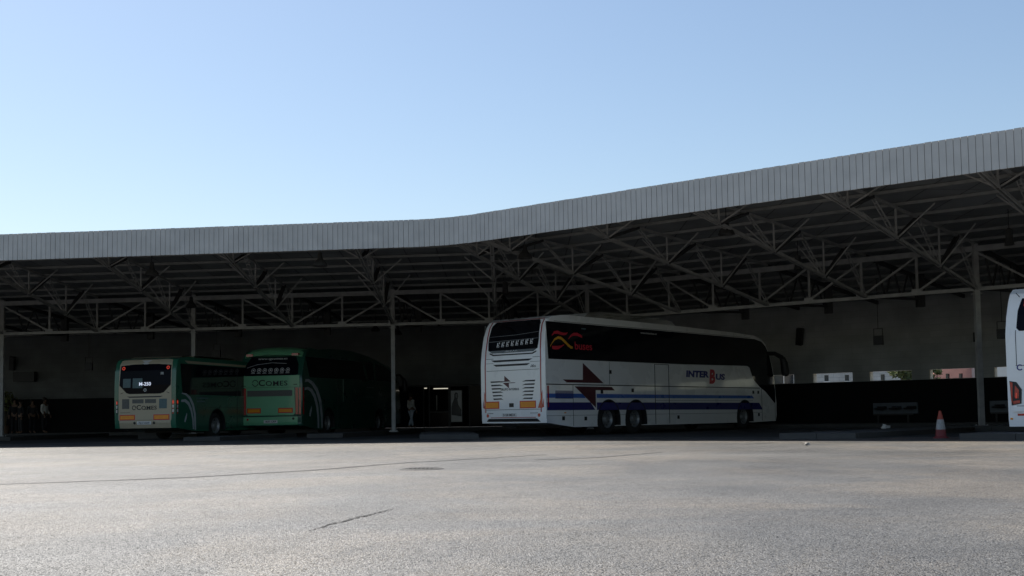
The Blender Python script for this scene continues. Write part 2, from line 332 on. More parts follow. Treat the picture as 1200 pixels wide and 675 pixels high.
# roof sheets
def rpt(side, w):
    return ptR(-R_END, QF*w if w >= 0 else WR*w) if side == 'R' else (l0-uL*L_END+nL*(QF*w if w >= 0 else WL*w))
WS = [.992, .5, 0, -.5, -1.03]
for side in 'RL':
    b = MB()
    for w0, w1 in zip(WS, WS[1:]):
        P = [(valley(w0),w0),(rpt(side,w0),w0),(rpt(side,w1),w1),(valley(w1),w1)]
        b.quad(*[V3(p,zroof(w_)+.13) for p,w_ in P]); b.quad(*[V3(p,zroof(w_)+.16) for p,w_ in P])
    P = [(valley(.992)),(rpt(side,.992))]; b.quad(V3(P[0],zroof(.992)+.13),V3(P[1],zroof(.992)+.13),V3(P[1],zroof(.992)+.16),V3(P[0],zroof(.992)+.16))
    cb(b, 'roof', M['roof'])
# purlins
for v in (11.35,9.7,8.1,6.55,5.0,3.45,1.75,.25,-1.3,-2.9,-4.5,-6.1,-7.7,-9.3):
    w_ = v/QF if v >= 0 else v/WR
    for side in 'RL':
        b = MB(); a, c = valley(w_), rpt(side, w_); b.bar(V3(a,zroof(w_)+.07), V3(c,zroof(w_)+.07), .045, .08); cb(b, 'purlin', M['purlin'])
# posts
def post(p, z0=.13):
    b = MB(); d = .075
    b.box((p.x-d,p.y-d,z0),(p.x+d,p.y+d,5.64)); b.box((p.x-.16,p.y-.16,z0-.02),(p.x+.16,p.y+.16,z0+.02))
    for sx in (-1,1):
        for sy in (-1,1): b.box((p.x+sx*.12-.015,p.y+sy*.12-.015,z0+.02),(p.x+sx*.12+.015,p.y+sy*.12+.015,z0+.05))
    b.box((p.x-.13,p.y-.13,HB-.16),(p.x+.13,p.y+.13,HB-.135))
    return cb(b, 'post', M['steel'])
LP = [ptL(i,0) for i in (-1,0,1,2)]
for p in LP+[CP, ptR(0,0), ptR(-13.66,0)]: post(p)
# longitudinal truss along the post line
def beam(pts_posts, npan, name='post_line_truss'):
    b = MB()
    for a, c in zip(pts_posts, pts_posts[1:]):
        b.bar(V3(a,5.475), V3(c,5.475), .13, .17); b.bar(V3(a,HB), V3(c,HB), .11, .11)
        P = [a+(c-a)*(i/npan) for i in range(npan+1)]
        for q in P:
            dd = (c-a).normalized(); b.bar(V3(q-dd*.16,HB+.06), V3(q+dd*.16,HB+.06), .118, .17)
        for i in range(1,npan): b.bar(V3(P[i],HB+.05), V3(P[i],5.40), .07, .07)
        for i in range(npan):
            if i < npan/2: b.bar(V3(P[i],5.40), V3(P[i+1],HB+.05), .075, .06)
            else: b.bar(V3(P[i+1],5.40), V3(P[i],HB+.05), .075, .06)
    return cb(b, name, M['steel'])
beam(LP+[CP], 4); beam([CP, ptR(0,0), ptR(-13.66,0)], 8)
# cantilever trusses
def truss(F, P, side_u, back, brace=.95):
    """F: point on the fascia, P: point on the post line, back: direction to the wall"""
    d = P-F; ln = d.length; d = d/ln
    zb = lambda s: 5.70-.128*s*(11.67/ln) if s < ln else HB
    zt = lambda s: 6.07-.42*s/ln
    o = MB()
    top = MB()
    B = [ln*.165, ln*.435, ln*.72, ln]; T = [ln*.035, ln*.30, ln*.575, ln*.86]
    w = MB(); dg = []
    pb = lambda s: V3(F+d*s, zb(s)); pt = lambda s: V3(F+d*s, zt(s)-.02)
    nn = V3(Vector((-d.y,d.x)),0)
    for q in (-1,1):
        top.bar(pb(.06)+nn*.045*q, pb(ln)+nn*.045*q, .03, .075)
    o.bar(pt(.06), pt(ln), .07, .07)
    for i, s in enumerate(B):
        if s < ln: w.bar(pb(s), pt(s), .045, .045)
        t = T[i]                                                  # lattice diagonal, paired bars with battens
        a, c = pt(t), pb(s)
        for q in (-.045,.045): w.bar(a+nn*q, c+nn*q, .025, .03)
        for k in range(1,7):
            m_ = a+(c-a)*(k/7); w.bar(m_-nn*.045, m_+nn*.045, .03, .02)
        if i < 3:
            dg.append((pb(s), pt(T[i+1])))
        if s < ln:
            for q in (-1,1):
                e = pt(min(s+ .9, ln)); w.bar(pb(s), V3(F+d*(s+.2)+side_u*brace*q, zt(s)), .035, .035)
    ch = cb(o, 'truss', M['steel']); 
    def sub(mb, name, m):
        off = Vector((CP.x,CP.y,0)); mb.v = [tuple(Vector(v)-off) for v in mb.v]; return mb.build(name, m, ch)
    top.merge(w); sub(top, 'bottom_chord', M['steel'])
    for a, c in dg:
        w = MB(); w.bar(a, c, .13, .07); sub(w, 'diagonal_strut', M['steel_dark'])
    # rear half: behind the post line towards the wall
    rb = MB(); e = P+back*5.0; f = P+back*9.9
    rb.bar(V3(P,HB+.02), V3(e,HB+.30), .08, .09); rb.bar(V3(P,5.58), V3(f,5.02), .08, .14)
    for k in range(3):
        a = P+back*(.9+1.5*k); c = P+back*(1.65+1.5*k)
        rb.bar(V3(a,5.56-.06*k), V3(c,HB+.10+.07*k), .05, .05); rb.bar(V3(c,HB+.10+.07*k), V3(P+back*(2.4+1.5*k),5.5-.06*k), .05, .05)
    sub(rb, 'rear_frame', M['steel_dark'])
    db = MB(); db.box((-.13,-.13,HB+.02),(.13,.13,5.45)); db.v = [tuple(Vector(v)+V3(e,0)) for v in db.v]; sub(db, 'hanger_box', M['steel_dark'])
for k in range(-3,4): truss(ptR(3.415*k,QF-.03), ptR(3.415*k,0), uR, -nR)
for i in (-1,-.5,0,.5,1,1.5,2,2.5):
    P = ptL(i,0); F = isect(P, Vector((.006,-1)), C0-nL*.03, uL); truss(F, P, uL, -nL)
truss(C0-(nR+nL)*.02+Vector((0,.05)), CP, uR, (C1-CP).normalized())

# ---------------------------------------------------------------- back walls
def wall_grid(mb, L, H, holes, th):
    """wall 0..L along x, 0..H up, front face at y=0, back at y=th, with real openings"""
    xs = sorted({0,L}|{h[0] for h in holes}|{h[1] for h in holes}); zs = sorted({0,H}|{h[2] for h in holes}|{h[3] for h in holes})
    inh = lambda x,z: any(h[0]<x<h[1] and h[2]<z<h[3] for h in holes)
    for x0,x1 in zip(xs,xs[1:]):
        for z0,z1 in zip(zs,zs[1:]):
            if inh((x0+x1)/2,(z0+z1)/2): continue
            mb.quad((x0,0,z0),(x1,0,z0),(x1,0,z1),(x0,0,z1)); mb.quad((x0,th,z0),(x0,th,z1),(x1,th,z1),(x1,th,z0))
    for a,c,z0,z1 in holes:
        mb.quad((a,0,z0),(a,th,z0),(a,th,z1),(a,0,z1)); mb.quad((c,0,z0),(c,0,z1),(c,th,z1),(c,th,z0))
        mb.quad((a,0,z0),(c,0,z0),(c,th,z0),(a,th,z0)); mb.quad((a,0,z1),(a,th,z1),(c,th,z1),(c,0,z1))
    for x in (0,L): mb.quad((x,0,0),(x,th,0),(x,th,H),(x,0,H))
    mb.quad((0,0,H),(L,0,H),(L,th,H),(0,th,H))
# right wing: x runs from the wall corner along uR
o_ = C1; LR = (ptR(-R_END,-WR)-C1).length
toX = lambda s: (ptR(s,-WR)-C1).dot(uR)
wr = empty('right_wing_wall'.replace('right_wing_','station_'), V3(C1,0), aR, 'grey block back wall with a row of low slot windows behind the white coach', 'wall')
holes = [(toX(s1), toX(s0), 1.84, 2.235) for s0, s1 in ((10.45-1.75,10.45+.02),)]
holes = []
for s_r in (10.60, 8.02, 5.58, 3.15, .70, -1.75, -4.2, -6.65, -9.1):
    holes.append((toX(s_r+1.74), toX(s_r), 1.84, 2.235))
b = MB(); wall_grid(b, LR, 5.195, holes, .35); b.build('wall', M['wall'], wr)
b = MB(); b.box((0,-.02,.10),(LR,-.001,1.838)); b.build('dado', M['dado'], wr)
for a_, c_, z0_, z1_ in holes:
    b = MB(); b.box((a_+.002,.004,z0_+.003),(a_+.03,.346,z1_-.003)); b.box((a_+.03,.004,z0_+.003),(c_-.002,.346,z0_+.02)); b.build('window_reveal', M['reveal'], wr)
# left wing
PLE = l0-uL*L_END-nL*WL; LL = (C1-PLE).length
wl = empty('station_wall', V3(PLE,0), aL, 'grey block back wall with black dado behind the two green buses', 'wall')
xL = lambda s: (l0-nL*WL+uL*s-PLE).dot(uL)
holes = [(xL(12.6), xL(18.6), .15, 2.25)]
b = MB(); wall_grid(b, LL, 5.195, holes, .35); b.build('wall', M['wall_shade'], wl)
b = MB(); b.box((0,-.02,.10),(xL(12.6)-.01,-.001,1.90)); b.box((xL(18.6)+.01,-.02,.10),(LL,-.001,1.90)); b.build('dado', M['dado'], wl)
# entrance recess: dark glazed hall
en = empty('station_entrance', V3(l0-nL*WL+uL*15.6, .154), aL, 'dark glazed entrance hall in the back wall between green coach and white coach', 'entrance')
b = MB(); b.box((-3.0,.3,0),(3.0,3.6,.02)); b.box((-3.0,.36,2.09),(3.0,3.6,2.12)); b.box((-3.04,.36,0),(-3.0,3.6,2.1)); b.box((3.0,.36,0),(3.04,3.6,2.1)); b.box((-3,3.6,0),(3,3.64,2.1)); b.build('hall', M['dado'], en)
b = MB()
for x in (-2.97,-1.0,-.72,.27,.33,1.3,2.97): b.box((x-.03,.12,0),(x+.03,.18,2.09))
b.box((-3,.125,2.02),(3,.175,2.09)); b.box((-.69,.13,.72),(.24,.17,.80)); b.build('door_frame', M['black'], en)
for a_, c_, t_ in ((-2.94,-1.03,2.02),(-.69,.24,.72),(1.33,2.94,2.02)): b = MB(); b.box((a_,.15,.02),(c_,.155,t_)); b.build('pane', M['glass_rear'], en)
b = MB(); b.box((-.62,.8,1.92),(.22,.9,1.96)); b.build('ceiling_light', M['strip'], en)
b = MB(); b.box((-2.35,1.2,2.00),(-2.05,1.3,2.03)); b.build('ceiling_light', M['strip'], en)
b = MB(); b.box((-1.45,1.2,1.96),(-1.05,1.3,2.0)); b.build('ceiling_light', M['strip'], en)
b = MB(); b.box((-.60,1.4,.85),(-.55,1.44,1.62)); b.build('door_edge', M['dimpane'], en)
pz = empty('advertising_poster', V3(l0-nL*WL+uL*16.29-(-nL)*.1, .154), aL, 'tall pale framed poster beside the dark station doors', 'poster')
b = MB(); b.box((-.30,0,.22),(.30,.08,1.84)); b.build('frame', M['black'], pz)
b = MB(); b.box((-.27,-.006,.26),(.27,-.001,1.80)); b.build('sheet', M['poster'], pz)
b = MB(); b.prism([(-.25,.60),(.25,.52),(.25,.85),(.10,1.10),(.06,1.35),(.10,1.5),(.07,1.68),(-.03,1.72),(-.10,1.62),(-.10,1.42),(-.2,1.2),(-.25,1.0)], lambda x,z,o:(x,-o,z), .006, .009); b.build('printed_figure', M['photo_dark'], pz)
b = MB(); b.prism([(-.02,1.45),(.05,1.45),(.055,1.6),(.0,1.66),(-.05,1.58)], lambda x,z,o:(x,-o,z), .009, .012); b.build('printed_face', M['photo_mid'], pz)

# ---------------------------------------------------------------- text
def text_mesh(s, bold=0., shear=0., spacing=1.):
    c = bpy.data.curves.new('t','FONT'); c.body = s; c.size = 1; c.offset = bold; c.shear = shear; c.space_character = spacing; c.resolution_u = 3; c.extrude = .004; c.fill_mode = 'BOTH'
    o = bpy.data.objects.new('t', c); col.objects.link(o); bpy.context.view_layer.update()
    me = bpy.data.meshes.new_from_object(o.evaluated_get(bpy.context.evaluated_depsgraph_get()))
    v = [tuple(x.co) for x in me.vertices]; f = [tuple(p.vertices) for p in me.polygons]
    bpy.data.objects.remove(o); bpy.data.curves.remove(c); bpy.data.meshes.remove(me)
    return v, f
def text_on(mb, s, fn, u0, v0, u1, v1, off=.004, **k):
    """lettering fitted to the rectangle u0..u1, v0..v1 of a surface fn(u,v,off)"""
    v, f = text_mesh(s, **k); xs = [p[0] for p in v]; ys = [p[1] for p in v]
    ax, ay = (u1-u0)/(max(xs)-min(xs)), (v1-v0)/(max(ys)-min(ys)); n = len(mb.v)
    mb.v += [tuple(fn(u0+(p[0]-min(xs))*ax, v0+(p[1]-min(ys))*ay, off+(p[2]+.004)*.4)) for p in v]; mb.f += [tuple(i+n for i in q) for q in f]
def rect(a, b, c, d): return [(a,b),(c,b),(c,d),(a,d)]
def ring(cu, cv, ro, ri, n=20, a0=0, a1=360, sq=1.):
    P = [(cu+ro*math.cos(R(a0+(a1-a0)*i/n))*sq, cv+ro*math.sin(R(a0+(a1-a0)*i/n))) for i in range(n+1)]
    Q = [(cu+ri*math.cos(R(a0+(a1-a0)*i/n))*sq, cv+ri*math.sin(R(a0+(a1-a0)*i/n))) for i in range(n+1)]
    return [[P[i],P[i+1],Q[i+1],Q[i]] for i in range(n)]

# ---------------------------------------------------------------- buses
class Bus:
    """local frame: x forward (rear at -L/2), y left, z up"""
    def __init__(s, name, label, P, head, W, L, rear, roof, front, arches, sill, m, group, bev=.14, left=False, tum=0.):
        u = Vector((math.sin(R(head)), math.cos(R(head)))); lf = Vector((-u.y,u.x)); P = Vector(P)
        if left: P = P-lf*W
        s.W, s.L, s.tum = W, L, tum; c = P+u*L/2+lf*W/2
        s.root = empty(name, (c.x,c.y,0), R(90-head), label, 'bus', group)
        s.rear = rear; s.arch = arches; s.cuts = sorted([z for z,_ in rear]+[2.37])
        # side outline: rear from bottom up, roof, front down, sill with wheel arches
        pts = [(x,z) for z,x in rear]+roof+front; ar = 0; flat = len(pts)
        low = []
        for cx, r in sorted(arches, reverse=True):
            n = 10
            for i in range(n+1):
                a = math.pi*i/n; low.append((cx+r*math.cos(a), .50+r*math.sin(a)) if 0 < i < n else (cx+r*math.cos(a), sill))
        pts += low+[(1.4,sill)]
        bm = bmesh.new(); A = []; B = []
        for x,z in pts: A.append(bm.verts.new((x-L/2,-W/2,z))); B.append(bm.verts.new((x-L/2,W/2,z)))
        fa = bm.faces.new(A); fb = bm.faces.new(list(reversed(B))); n = len(pts)
        for i in range(n): bm.faces.new((A[(i+1)%n],A[i],B[i],B[(i+1)%n]))
        bm.verts.index_update(); bm.edges.index_update()
        ed = []
        for V in (A,B):
            for i in range(1, flat-1): ed.append(bm.edges.get((V[i],V[i+1])))
        bmesh.ops.bevel(bm, geom=[e for e in ed if e], offset=bev, segments=5, profile=.5, affect='EDGES', clamp_overlap=True)
        bmesh.ops.bisect_plane(bm, geom=bm.verts[:]+bm.edges[:]+bm.faces[:], plane_co=(0,0,2.37), plane_no=(0,0,1))
        for v in bm.verts: v.co.y *= s.tw(v.co.z)
        bmesh.ops.triangulate(bm, faces=[f for f in bm.faces if len(f.verts) > 4]); bmesh.ops.recalc_face_normals(bm, faces=bm.faces)
        me = bpy.data.meshes.new('body'); bm.to_mesh(me); bm.free(); me.materials.append(m)
        o = bpy.data.objects.new('body', me); col.objects.link(o); o.parent = s.root; set_smooth(o, 24); s.body = o
        b = MB(); b.box((1.2-L/2,-W/2+.42,.24),(L/2-.5,W/2-.42,.9)); b.box((.3-L/2,-W/2+.3,.40),(1.25-L/2,W/2-.3,.8)); b.build('chassis', M['under'], s.root)
    def rs(s, z):
        P = s.rear
        if z <= P[0][0]: return P[0][1]
        for (a,x),(c,y) in zip(P,P[1:]):
            if a <= z <= c: return x+(y-x)*(z-a)/(c-a)
        return P[-1][1]
    def tw(s, z): return 1-s.tum*max(0,(z-2.37)/1.2)
    def side(s, u, v, o): return (u-s.L/2, -s.W/2*s.tw(v)-o, v)
    def lside(s, u, v, o): return (u-s.L/2, s.W/2*s.tw(v)+o, v)
    def back(s, t, z, o): return (s.rs(z)-s.L/2-o, (t-s.W/2)*s.tw(z), z)       # t: metres from the right edge
    def tback(s, t, z, o): return s.back(s.W-t, z, o)                 # t from the left, for lettering
    def part(s, name, m, polys, fn=None, o0=-.01, o1=.005, parent=None, label=None):
        b = MB(); fn = fn or s.side
        for p in polys:
            if fn.__name__ in ('side','lside'): b.band_prism(p, fn, o0, o1, [2.37])
            else: b.band_prism(p, fn, o0, o1, s.cuts)
        o = b.build(name, m, parent or s.root)
        if label: o['label'] = label
        return o
    def parts(s, name, m, polys, fn=None, o0=-.01, o1=.005):
        return [s.part(name, m, [p], fn, o0, o1) for p in polys]
    def letters(s, txt, m, fn, u0, v0, u1, v1, off=.006, name='lettering', **k):
        b = MB(); text_on(b, txt, fn, u0, v0, u1, v1, off, **k); return b.build(name, m, s.root, fix=False)
    def wheels(s, r=.5, wd=.30):
        first = None
        for cx, ra in s.arch:
            for sg in (-1,1):
                y = sg*(s.W/2-.05)
                if first is None:
                    first = bpy.data.objects.new('wheel', None); col.objects.link(first); first.empty_display_size = .1
                    t = MB(); t.lathe([(.29,.02),(r-.10,.0),(r-.03,.03),(r,.07),(r,.13),(r-.012,.135),(r-.012,.15),(r,.155),(r,wd-.07),(r-.03,wd-.03),(r-.1,wd),(.29,wd-.02)], axis='y', n=36); t.build('tyre', M['rubber'], first, 40)
                    q = MB(); q.lathe([(.30,.02),(.285,.035),(.27,.07),(.25,.10),(.17,.12),(.165,.09),(.10,.05),(.09,.03),(.0,.03)], axis='y', n=28)
                    for k in range(10):
                        a = 2*math.pi*k/10; q.tube([(.135*math.cos(a),.11,.135*math.sin(a)),(.135*math.cos(a),.055,.135*math.sin(a))], .016, 6)
                    q.build('rim', M['rim'], first, 30); h = MB()
                    for k in range(8):
                        a = 2*math.pi*(k+.5)/8; h.tube([(.215*math.cos(a),.135,.215*math.sin(a)),(.215*math.cos(a),.101,.215*math.sin(a))], .026, 8)
                    h.build('rim_hole', M['black'], first)
                    wv = first
                else: wv = copy_tree(first)
                wv.parent = s.root; wv.location = (cx-s.L/2, y, r); wv.rotation_euler = (0,0,0 if sg < 0 else math.pi)
    def arch_liner(s):
        for cx, r in s.arch:
            for fn in (s.side, s.lside):
                b = MB()
                for q in ring(cx, .5, r+.012, r-.03, 16, 0, 180): b.prism(q, fn, -.75, .008)
                for x in (cx-r, cx+r): b.prism(rect(x-.02,.30,x+.02,.5), fn, -.75, .004)
                b.build('wheel_arch', M['black'], s.root)

W_A = 2.62
busA = Bus('white_coach', 'large white three-axle coach with blue stripes and maroon arrows under the canopy', (1.003,35.133), 40.1, W_A, 14.9,
   [(.42,.04),(.6,0),(1.2,0),(2.2,0),(2.7,.03),(3.15,.10),(3.45,.19),(3.62,.32),(3.72,.52)],
   [(1.0,3.77),(3.0,3.78),(8.,3.75),(11.5,3.71),(13.3,3.66),(13.85,3.58)], [(14.2,3.36),(14.46,3.0),(14.7,2.1),(14.86,1.0),(14.88,.55),(14.80,.30)],
   [(3.28,.63),(4.85,.63),(12.28,.63)], .27, M['white'], 'coaches parked under the canopy', tum=.06)
A = busA; A.wheels(); A.arch_liner()
sidewin = [(.15,3.53),(.15,2.37),(8,2.39),(12.17,2.44),(12.55,2.44),(12.72,2.38),(12.88,2.1),(13.08,1.88),(13.5,1.64),(13.96,1.46),(14.75,.98),(14.77,1.4),(14.62,2.2),(14.40,2.95),(14.17,3.25),(13.85,3.44),(13.3,3.52),(8,3.53)]
for fn in (A.side, A.lside): A.part('side_window', M['glass'], [sidewin], fn, -.01, .006)
for fn, z in ((A.side,.0065),(A.lside,.0065)):
    A.part('blue_stripe', M['blue'], [[(.05,1.18),(2.02,1.18),(1.86,1.31),(.05,1.31)],[(2.62,1.18),(13.02,1.19),(12.85,1.30),(2.62,1.31)]], fn)
    A.part('navy_stripe', M['navy'], [[(.05,.80),(2.52,.80),(2.28,1.04),(.05,1.04)],[(2.62,.80),(13.68,.76),(13.42,1.02),(2.62,1.04)]], fn)
    A.part('arrow_emblem', M['maroon'], [[(.86,1.75),(1.89,1.75),(1.91,2.28),(3.0,1.66),(1.05,1.66)],[(1.46,1.54),(3.46,1.54),(3.62,1.43),(2.56,1.43),(2.56,.87)]], fn, -.01, .008)
    A.part('panel_gap', M['seamline'], [rect(.03,1.58,13.5,1.61), rect(6.015,.30,6.045,2.36), rect(6.895,.30,6.925,2.36), rect(6.02,2.34,6.92,2.36), rect(13.63,.33,13.65,1.62), rect(14.72,.33,14.735,.96), rect(1.36,.30,1.372,1.58), rect(3.34,1.62,3.352,2.36), rect(.03,.632,12.0-.35,.640), rect(12.95,.632,13.6,.640), rect(6.05,1.10,12.9,1.108)], fn, -.01, .0065)
    A.parts('access_flap', M['black'], [rect(x,z,x+.13,z+.12) for x,z in ((3.33,1.97),(2.84,1.32),(.79,.49),(1.94,.47),(4.6,1.38),(7.42,.46),(12.9,1.37),(13.3,1.37),(13.3,.5))], fn, -.01, .009)
    A.part('air_vent', M['navy'], [rect(.47,1.16+.036*i,1.35,1.183+.036*i) for i in range(7)], fn, 0., .010)
    A.part('sill_line', M['seamline'], [rect(.55,3.55,13.0,3.562)], fn, -.01, .006)
A.part('side_marker', M['orange'], [rect(x,.705,x+.09,.735) for x in (.9,)], A.side, -.01, .010)
A.letters('INTER', M['text_blue'], A.side, 8.05, 1.94, 9.62, 2.18, bold=.05, shear=.08)
A.letters('B', M['redlogo'], A.side, 9.66, 1.72, 10.08, 2.25, bold=.05, shear=.12)
A.letters('US', M['text_blue'], A.side, 10.12, 1.87, 10.80, 2.10, bold=.05, shear=.08)
A.letters('buses', M['redlogo'], A.side, 1.53, 2.70, 2.44, 2.95, .010, bold=.012)
def wave(pts, th):
    n = len(pts); up = [(x, y+t/2) for (x,y),t in zip(pts,th)]; dn = [(x,y-t/2) for (x,y),t in zip(pts,th)]
    return [[dn[i],dn[i+1],up[i+1],up[i]] for i in range(n-1)]
A.part('logo_wave', M['redlogo'], wave([(.40,3.10),(.52,3.19),(.70,3.21),(.85,3.18),(1.0,3.165),(1.12,3.18),(1.20,3.22)],[.03,.08,.10,.09,.08,.06,.02])+wave([(1.22,3.02),(1.35,3.12),(1.5,3.18),(1.7,3.19),(1.85,3.15),(1.95,3.12)],[.02,.06,.09,.10,.09,.07])+wave([(.37,2.73),(.5,2.72),(.68,2.73),(.82,2.77),(.98,2.83)],[.09,.11,.10,.06,.02]), A.side, .0, .010)
A.part('logo_wave', M['yellow'], wave([(.27,2.74),(.38,2.86),(.52,2.98),(.70,3.045),(.85,3.03),(1.0,2.95),(1.15,2.85),(1.32,2.76),(1.42,2.76)],[.01,.03,.06,.08,.09,.10,.10,.09,.06]), A.side, .0, .011)
A.letters('www.interbus.es', M['letter_white'], A.side, 5.3, 3.37, 6.3, 3.44, .010)
A.part('emergency_sticker', M['tealgrille'], [rect(1.95,3.36,2.18,3.40)], A.side, .0, .010)
# roof pod
b = MB(); L2 = A.L/2
prof = [(2.3,3.74),(2.6,3.93),(3.3,4.02),(6.8,3.99),(7.6,3.92),(8.0,3.70)]
b.prism(prof, lambda x,z,o:(x-L2,o,z), -1.04, 1.04); o = b.build('air_conditioner', M['white'], A.root, 30)
# rear
A.part('rear_window', M['glass'], [[(.30,2.72),(.26,3.0),(.27,3.5),(.36,3.62),(W_A-.36,3.62),(W_A-.27,3.5),(W_A-.24,3.0),(W_A-.28,2.72),(W_A-.45,2.62),(.47,2.62)]], A.back, -.01, .006)
A.part('rear_trim', M['red'], [rect(.165,.75,.205,3.62), rect(W_A-.205,.75,W_A-.165,3.62), rect(.205,3.635,W_A-.205,3.66), rect(.4,.585,W_A-.4,.605)], A.back, -.01, .007)
A.part('cooling_slot', M['black'], [[(.35,2.60),(.50,2.54),(2.12,2.54),(2.27,2.60),(2.27,2.64),(2.10,2.58),(.52,2.58),(.35,2.64)],[(.50,2.40),(2.20,2.40),(2.05,2.34),(.66,2.34)],[(.60,2.26),(2.10,2.26),(1.98,2.20),(.72,2.20)],rect(.24,2.06,W_A-.24,2.072),rect(.22,2.44,.5,2.452),rect(2.1,2.44,W_A-.22,2.452),rect(.22,2.30,.6,2.308),rect(2.1,2.30,W_A-.22,2.308)], A.back, -.01, .006)
for sg in (0,1):
    sl_ = []
    for i in range(6):
        z = 1.725-.108*i; p = [(.40+.022*i,z+.016),(.78+.012*i,z+.016),(.93,z-.03),(.80+.012*i,z-.022),(.42+.022*i,z-.03)]
        sl_.append(p if not sg else [(W_A-x,zz) for x,zz in p])
    A.part('louver_panel', M['black'], sl_, A.back, -.01, .006)
A.part('arrow_emblem', M['maroon'], [[(W_A-t-.03,z) for t,z in p] for p in ([(.72,1.735),(.95,1.735),(.95,1.90),(1.20,1.715),(.76,1.715)],[(.88,1.685),(1.40,1.685),(1.36,1.665),(1.13,1.665),(1.13,1.51)])], A.back, -.01, .008)
A.letters('GRUPO INTERBUS', M['ink'], A.tback, W_A-1.80, 1.44, W_A-1.05, 1.51)
A.letters('i6s', M['ink'], A.tback, W_A-.58, 2.13, W_A-.36, 2.22, shear=.3)
A.letters('IRIZAR', M['grey'], A.tback, W_A-1.62, 2.645, W_A-1.10, 2.69, .009)
pg = []
for i in range(8):
    q = 2.00-.198*i; z = 2.80+.008*i
    pg += [[(q-.005,z),(q-.04,z),(q-.055,z+.15),(q-.02,z+.15)], [(q-.05,z+.06),(q-.105,z+.02),(q-.115,z+.05),(q-.06,z+.10)], [(q-.085,z+.10),(q-.12,z+.11),(q-.125,z+.165),(q-.09,z+.16)], [(q-.06,z+.0),(q-.11,z+.0),(q-.11,z+.015),(q-.06,z+.015)]]
A.part('window_pictogram', M['letter_white'], pg, A.back, 0, .010)
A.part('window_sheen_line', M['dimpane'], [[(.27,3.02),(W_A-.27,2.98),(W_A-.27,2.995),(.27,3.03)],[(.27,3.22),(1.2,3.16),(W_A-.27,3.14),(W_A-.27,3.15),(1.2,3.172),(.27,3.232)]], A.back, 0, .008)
A.part('rear_reflector', M['redrefl'], [rect(.39,.875,1.03,1.105)], A.back, -.01, .008); A.part('rear_reflector', M['redrefl'], [rect(W_A-.75,.875,W_A-.17,1.105)], A.back, -.01, .008)
for a, c in ((.42,1.0),(W_A-.72,W_A-.20)): A.part('reflector_panel', M['orange'], [rect(a,.905,c,1.075)], A.back, 0, .011)
A.part('camera_housing', M['black'], [rect(1.28,.92,1.45,1.04)], A.back, -.01, .014)
A.part('bumper_line', M['black'], [rect(.22,.835,W_A-.2,.847), [(.24,.46),(.36,.56),(W_A-.30,.56),(W_A-.2,.47)], rect(.32,.72,.62,.735), rect(W_A-.5,.72,W_A-.24,.735)], A.back, -.01, .007)
pl = A.part('licence_plate', M['plate'], [rect(1.16,.615,1.76,.735)], A.back, -.01, .012)
b = MB(); text_on(b, '5128 MDX', A.tback, W_A-1.70, .64, W_A-1.21, .715, .013, bold=.02); b.build('plate_lettering', M['ink'], pl, fix=False)
A.parts('fog_lamp', M['lens'], [[(.27+.05*math.cos(k*.6283),.66+.055*math.sin(k*.6283)) for k in range(10)], [(W_A-.27+.05*math.cos(k*.6283),.66+.055*math.sin(k*.6283)) for k in range(10)]], A.back, -.01, .015)
def corner_lamp(bus, zt, zb, m, side, name='tail_light', out=.012, lo=lambda k: 5, hi=lambda k: 85):
    """lens that wraps the rounded rear corner"""
    b = MB(); W = bus.W; r = .14; n = 8
    def at(a, z, o):
        cx = bus.rs(z)+r; cy = r
        x = cx-(r+o)*math.cos(a); y = cy-(r+o)*math.sin(a); y = y if side == 'R' else W-y
        return (x-bus.L/2, (y-W/2)*bus.tw(z), z)
    zs = [zb+(zt-zb)*i/6 for i in range(7)]
    for z0, z1 in zip(zs, zs[1:]):
        k0, k1 = (z0-zb)/(zt-zb), (z1-zb)/(zt-zb)
        an = lambda k, j: R(lo(k)+(hi(k)-lo(k))*j/n)
        for j in range(n): b.quad(at(an(k0,j),z0,out), at(an(k0,j+1),z0,out), at(an(k1,j+1),z1,out), at(an(k1,j),z1,out))
    for k, z in ((0,zb),(1,zt)): b.quad(*[at(R(lo(k)+(hi(k)-lo(k))*j/n),z,out) for j in range(n+1)]+[at(R(lo(k)+(hi(k)-lo(k))*j/n),z,-.01) for j in reversed(range(n+1))])
    o = b.build(name, m, bus.root, 40); return o
for sd_ in 'RL':
    corner_lamp(A, 1.55, .90, M['lens'], sd_, lo=lambda k: 2+48*k, hi=lambda k: 88, out=.014)
A.parts('tail_light_inner', M['lens'], [[(.13,.88),(.31,.88),(.22,1.10),(.13,1.42)],[(W_A-.13,.88),(W_A-.31,.88),(W_A-.22,1.10),(W_A-.13,1.42)]], A.back, -.01, .009)
# front mirror and windscreen
for sg in (-1,1):
    b = MB(); y = sg*(W_A/2-.1); x = 14.35-L2
    b.tube([(x-.12,y,2.98),(x+.30,y+sg*.18,2.99),(x+.58,y+sg*.34,2.84),(x+.66,y+sg*.38,2.6)], [.08,.09,.10,.10], 8)
    b.tube([(x+.62,y+sg*.37,2.82),(x+.68,y+sg*.4,2.6),(x+.74,y+sg*.42,2.16),(x+.74,y+sg*.41,2.08)], [.10,.15,.16,.08], 10); b.build('wing_mirror', M['black'], A.root, 40)
b = MB()
fr = [(14.22,3.33),(14.47,2.98),(14.71,2.08),(14.84,1.15)]
for (x0,z0),(x1,z1) in zip(fr,fr[1:]): b.quad((x0-L2+.012,-1.15,z0),(x0-L2+.012,1.15,z0),(x1-L2+.012,1.15,z1),(x1-L2+.012,-1.15,z1))
b.build('windscreen', M['glass'], A.root, 40)
b = MB(); b.box((14.86-L2,-.9,.62),(14.90-L2,-.5,.82)); b.box((14.86-L2,.5,.62),(14.90-L2,.9,.82)); b.build('headlight', M['lens_clear'], A.root)

